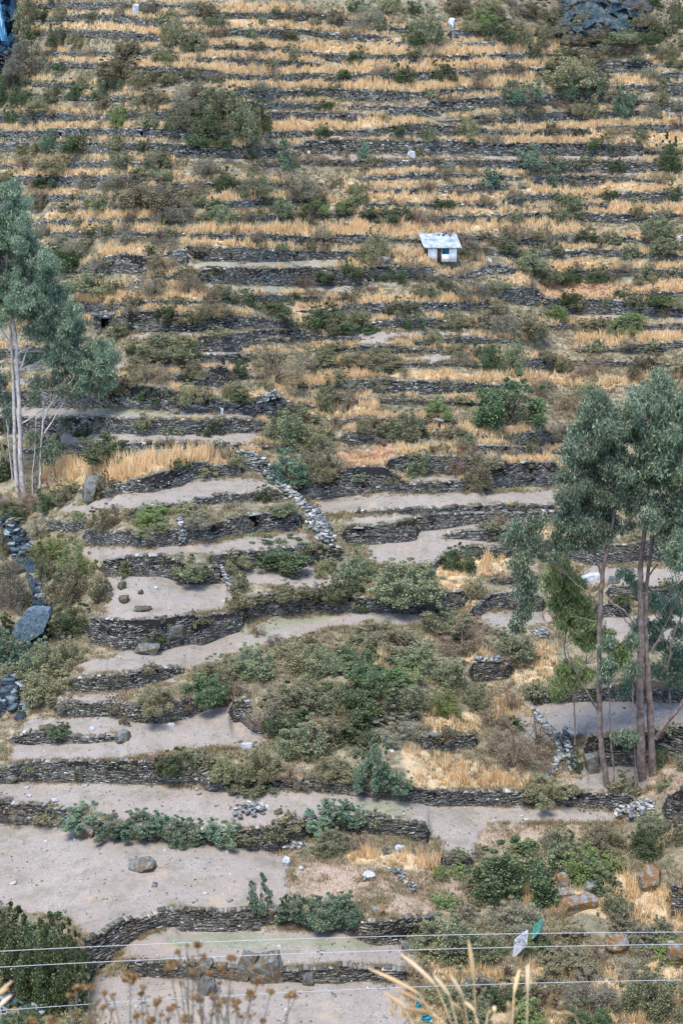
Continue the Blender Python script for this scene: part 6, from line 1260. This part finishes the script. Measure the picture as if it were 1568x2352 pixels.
polytree('fallen_branch', 'thin pale dead branch leaning on the leafy wall at the left', [[(182,3860,-.8,.03),(180,3790,-.9,.03),(178,3750,-.6,.03),(205,3715,-.3,.02),(240,3688,0,.015)]], [], [], 'bark_pale', 'EU', 38) if False else None

# ---------------------------------------------------------------- power lines
M['wire'] = plain('aluminium_wire', hx(180,184,188), .5, .4)
def wire(label, ya, ym, yb, D):
    pts = []
    for i in range(41):
        x = -900 + i * (3136 + 1800) / 40; t = x / 3136; y = ya + (yb - ya) * t + 4 * (ym - (ya + yb) / 2) * t * (1 - t); pts.append(W3(x, y, D))
    c0 = pts[20]; o = link('power_line', mesh_np('power_line', *tube_np([p - c0 for p in pts], [.0068] * 41, 6), M['wire'], True), loc=c0)
    tag(o, label, 'power line', 'power lines crossing the bottom of the view')
wire('uppermost pale power line crossing the lower picture', 4370, 4307, 4282, 30)
wire('middle pale power line of the three', 4443, 4374, 4338, 30.4)
wire('lowest pale power line of the three', 4642, 4548, 4502, 31)

# ---------------------------------------------------------------- plants on the near bank, out of focus
b = NB('rusty_seed_heads', .9, .1); isl = b.n('ShaderNodeNewGeometry').outputs['Random Per Island']; b.col(b.ramp(isl, [(0, hx(96,72,48)), (.5, hx(142,110,72)), (1, hx(184,152,110))])); M['seed'] = b.m
M['fstem'] = plain('grey_stalk', hx(128,120,108), .9, .1)
def near_plant(name, label, D, root, heads, seed):
    r = np.random.default_rng(seed); bx = W3(root, 4704, D); z0 = float(bank_z(np.array([bx[0]]), np.array([D]))[0]); org = np.array([bx[0], D, z0 - .05])
    e = empty(name, org, label, 'plant', 'rusty seed-head plants in the near foreground')
    st, hd, lf = [], [], []
    for (x, y, w_) in heads:
        d = D + r.normal(0, .12); p = W3(x, y, d) - org; a = np.array([r.normal(0, .12), 0, 0]); m = np.array([p[0] * .45 + a[0] * .3 + r.normal(0, .03), p[1] * .6, p[2] * .6])
        st.append(tube_np([a, m, p - [0, 0, .01]], [.004, .0032, .0022], 4))
        for j in range(3):
            t = r.uniform(.6, .95); q = m * (1 - t) + p * t; 
            if j: lf.append(leaves(q[None], 6, np.array([.03]), .022, r, 1.2, 0, .25))
        k = w_ * 1.15 / float(scale_at(y, d)) / 2; n = 46
        hd.append(leaves(np.array([p + r.normal(0, k * .35, 3) * [1, 1, .5] for _ in range(7)]), n, np.full(7, k * .5), k * .34, r, .9, 0, .8))
    link('stems', mesh_np('stems', *merge(st), M['fstem'], True), e); link('seed_heads', mesh_np('seed_heads', *merge(hd), M['seed']), e)
    link('leaves', mesh_np('leaves', *merge(lf), M['SV']), e)
K5 = lambda s: [(float(a), 3920 + float(b_), float(c_)) for a, b_, c_ in (t.split(',') for t in s.split(';'))]
near_plant('seed_head_plant', 'tallest rusty seed-head plant at the bottom, centre left', 6.4, 860, K5('908,415,46;858,424,22;825,452,36;935,472,30;780,518,58;884,480,20;886,540,38;1060,485,46;1015,530,40;968,548,38;1058,556,42;1185,583,52;832,598,26;1008,598,22'), 1)
near_plant('seed_head_plant', 'rusty seed-head plant at the bottom with wide flat heads', 6.6, 620, K5('600,572,74;660,618,32;650,645,30;520,652,26;478,640,34;630,740,44;656,738,24;724,686,48;778,720,36;800,700,34;738,742,26;770,765,24;690,770,50'), 2)
near_plant('seed_head_plant', 'leftmost rusty seed-head plant at the bottom', 6.2, 330, K5('360,612,52;410,612,40;320,655,36;430,606,24;442,688,34;340,740,28;478,705,34;516,716,22;238,762,44;150,772,56;240,790,50;400,775,30'), 3)
near_plant('seed_head_plant', 'rightmost rusty seed-head plant at the bottom', 6.9, 1080, K5('915,668,60;980,664,52;1035,672,36;1008,700,34;1085,684,48;1090,716,30;1106,748,26;1150,746,30;1150,650,56;1240,638,34;1330,650,46;1355,655,34;972,738,26;1004,724,28;860,760,60;918,730,30;1210,770,36'), 4)
def near_grass(name, label, D, root, blades, seed):
    r = np.random.default_rng(seed); bx = W3(root, 4704, D); z0 = float(bank_z(np.array([bx[0]]), np.array([D]))[0]); org = np.array([bx[0], D, z0 - .05]); L = []; S2 = []
    for (x0_, x1_, y1_) in blades:
        a = W3(x0_, 4720, D) - org; t = W3(x1_, y1_, D + r.normal(0, .1)) - org; m = a * .5 + t * .5 + np.array([(t[0] - a[0]) * -.18, 0, .02])
        g = np.array([r.normal(0, .06), 0, 0]); L.append(tube_np([g, a, m], [.0035, .003, .0028], 4))
        pts = [m * (1 - u) ** 2 + (m * .5 + t * .5 + [(t[0] - m[0]) * -.1, 0, .0]) * 2 * u * (1 - u) + t * u * u for u in np.linspace(0, 1, 8)]
        S2.append(tube_np(pts, [.003, .0065, .008, .009, .009, .008, .006, .002], 6))
    e = empty(name, org, label, 'grass plant', 'golden grass stalks in the near foreground')
    link('stalks', mesh_np('stalks', *merge(L), M['gold'], True), e); link('plumes', mesh_np('plumes', *merge(S2), M['gold'], True), e)
near_grass('tall_grass', 'left clump of blurred golden grass stalks at the bottom', 6.0, 2000, [(2030,1692,4450),(2080,1838,4382),(1900,1760,4560),(2010,1815,4545),(2060,1840,4630),(2100,1990,4480)], 1)
near_grass('tall_grass', 'middle clump of blurred golden grass stalks at the bottom', 6.2, 2190, [(2185,2150,4316),(2150,2066,4480),(2200,2130,4600),(2140,2065,4600),(2230,2256,4640)], 2)
near_grass('tall_grass', 'right clump of blurred golden grass stalks at the bottom', 6.1, 2360, [(2350,2386,4450),(2418,2424,4428),(2340,2330,4600),(2500,2534,4560),(2660,2580,4650),(2270,2268,4620)], 3)
near_grass('tall_grass', 'few blurred yellow grass leaves at the left edge, bottom', 6.4, 20, [(-60,60,4505),(-40,56,4570),(-80,40,4540)], 4)
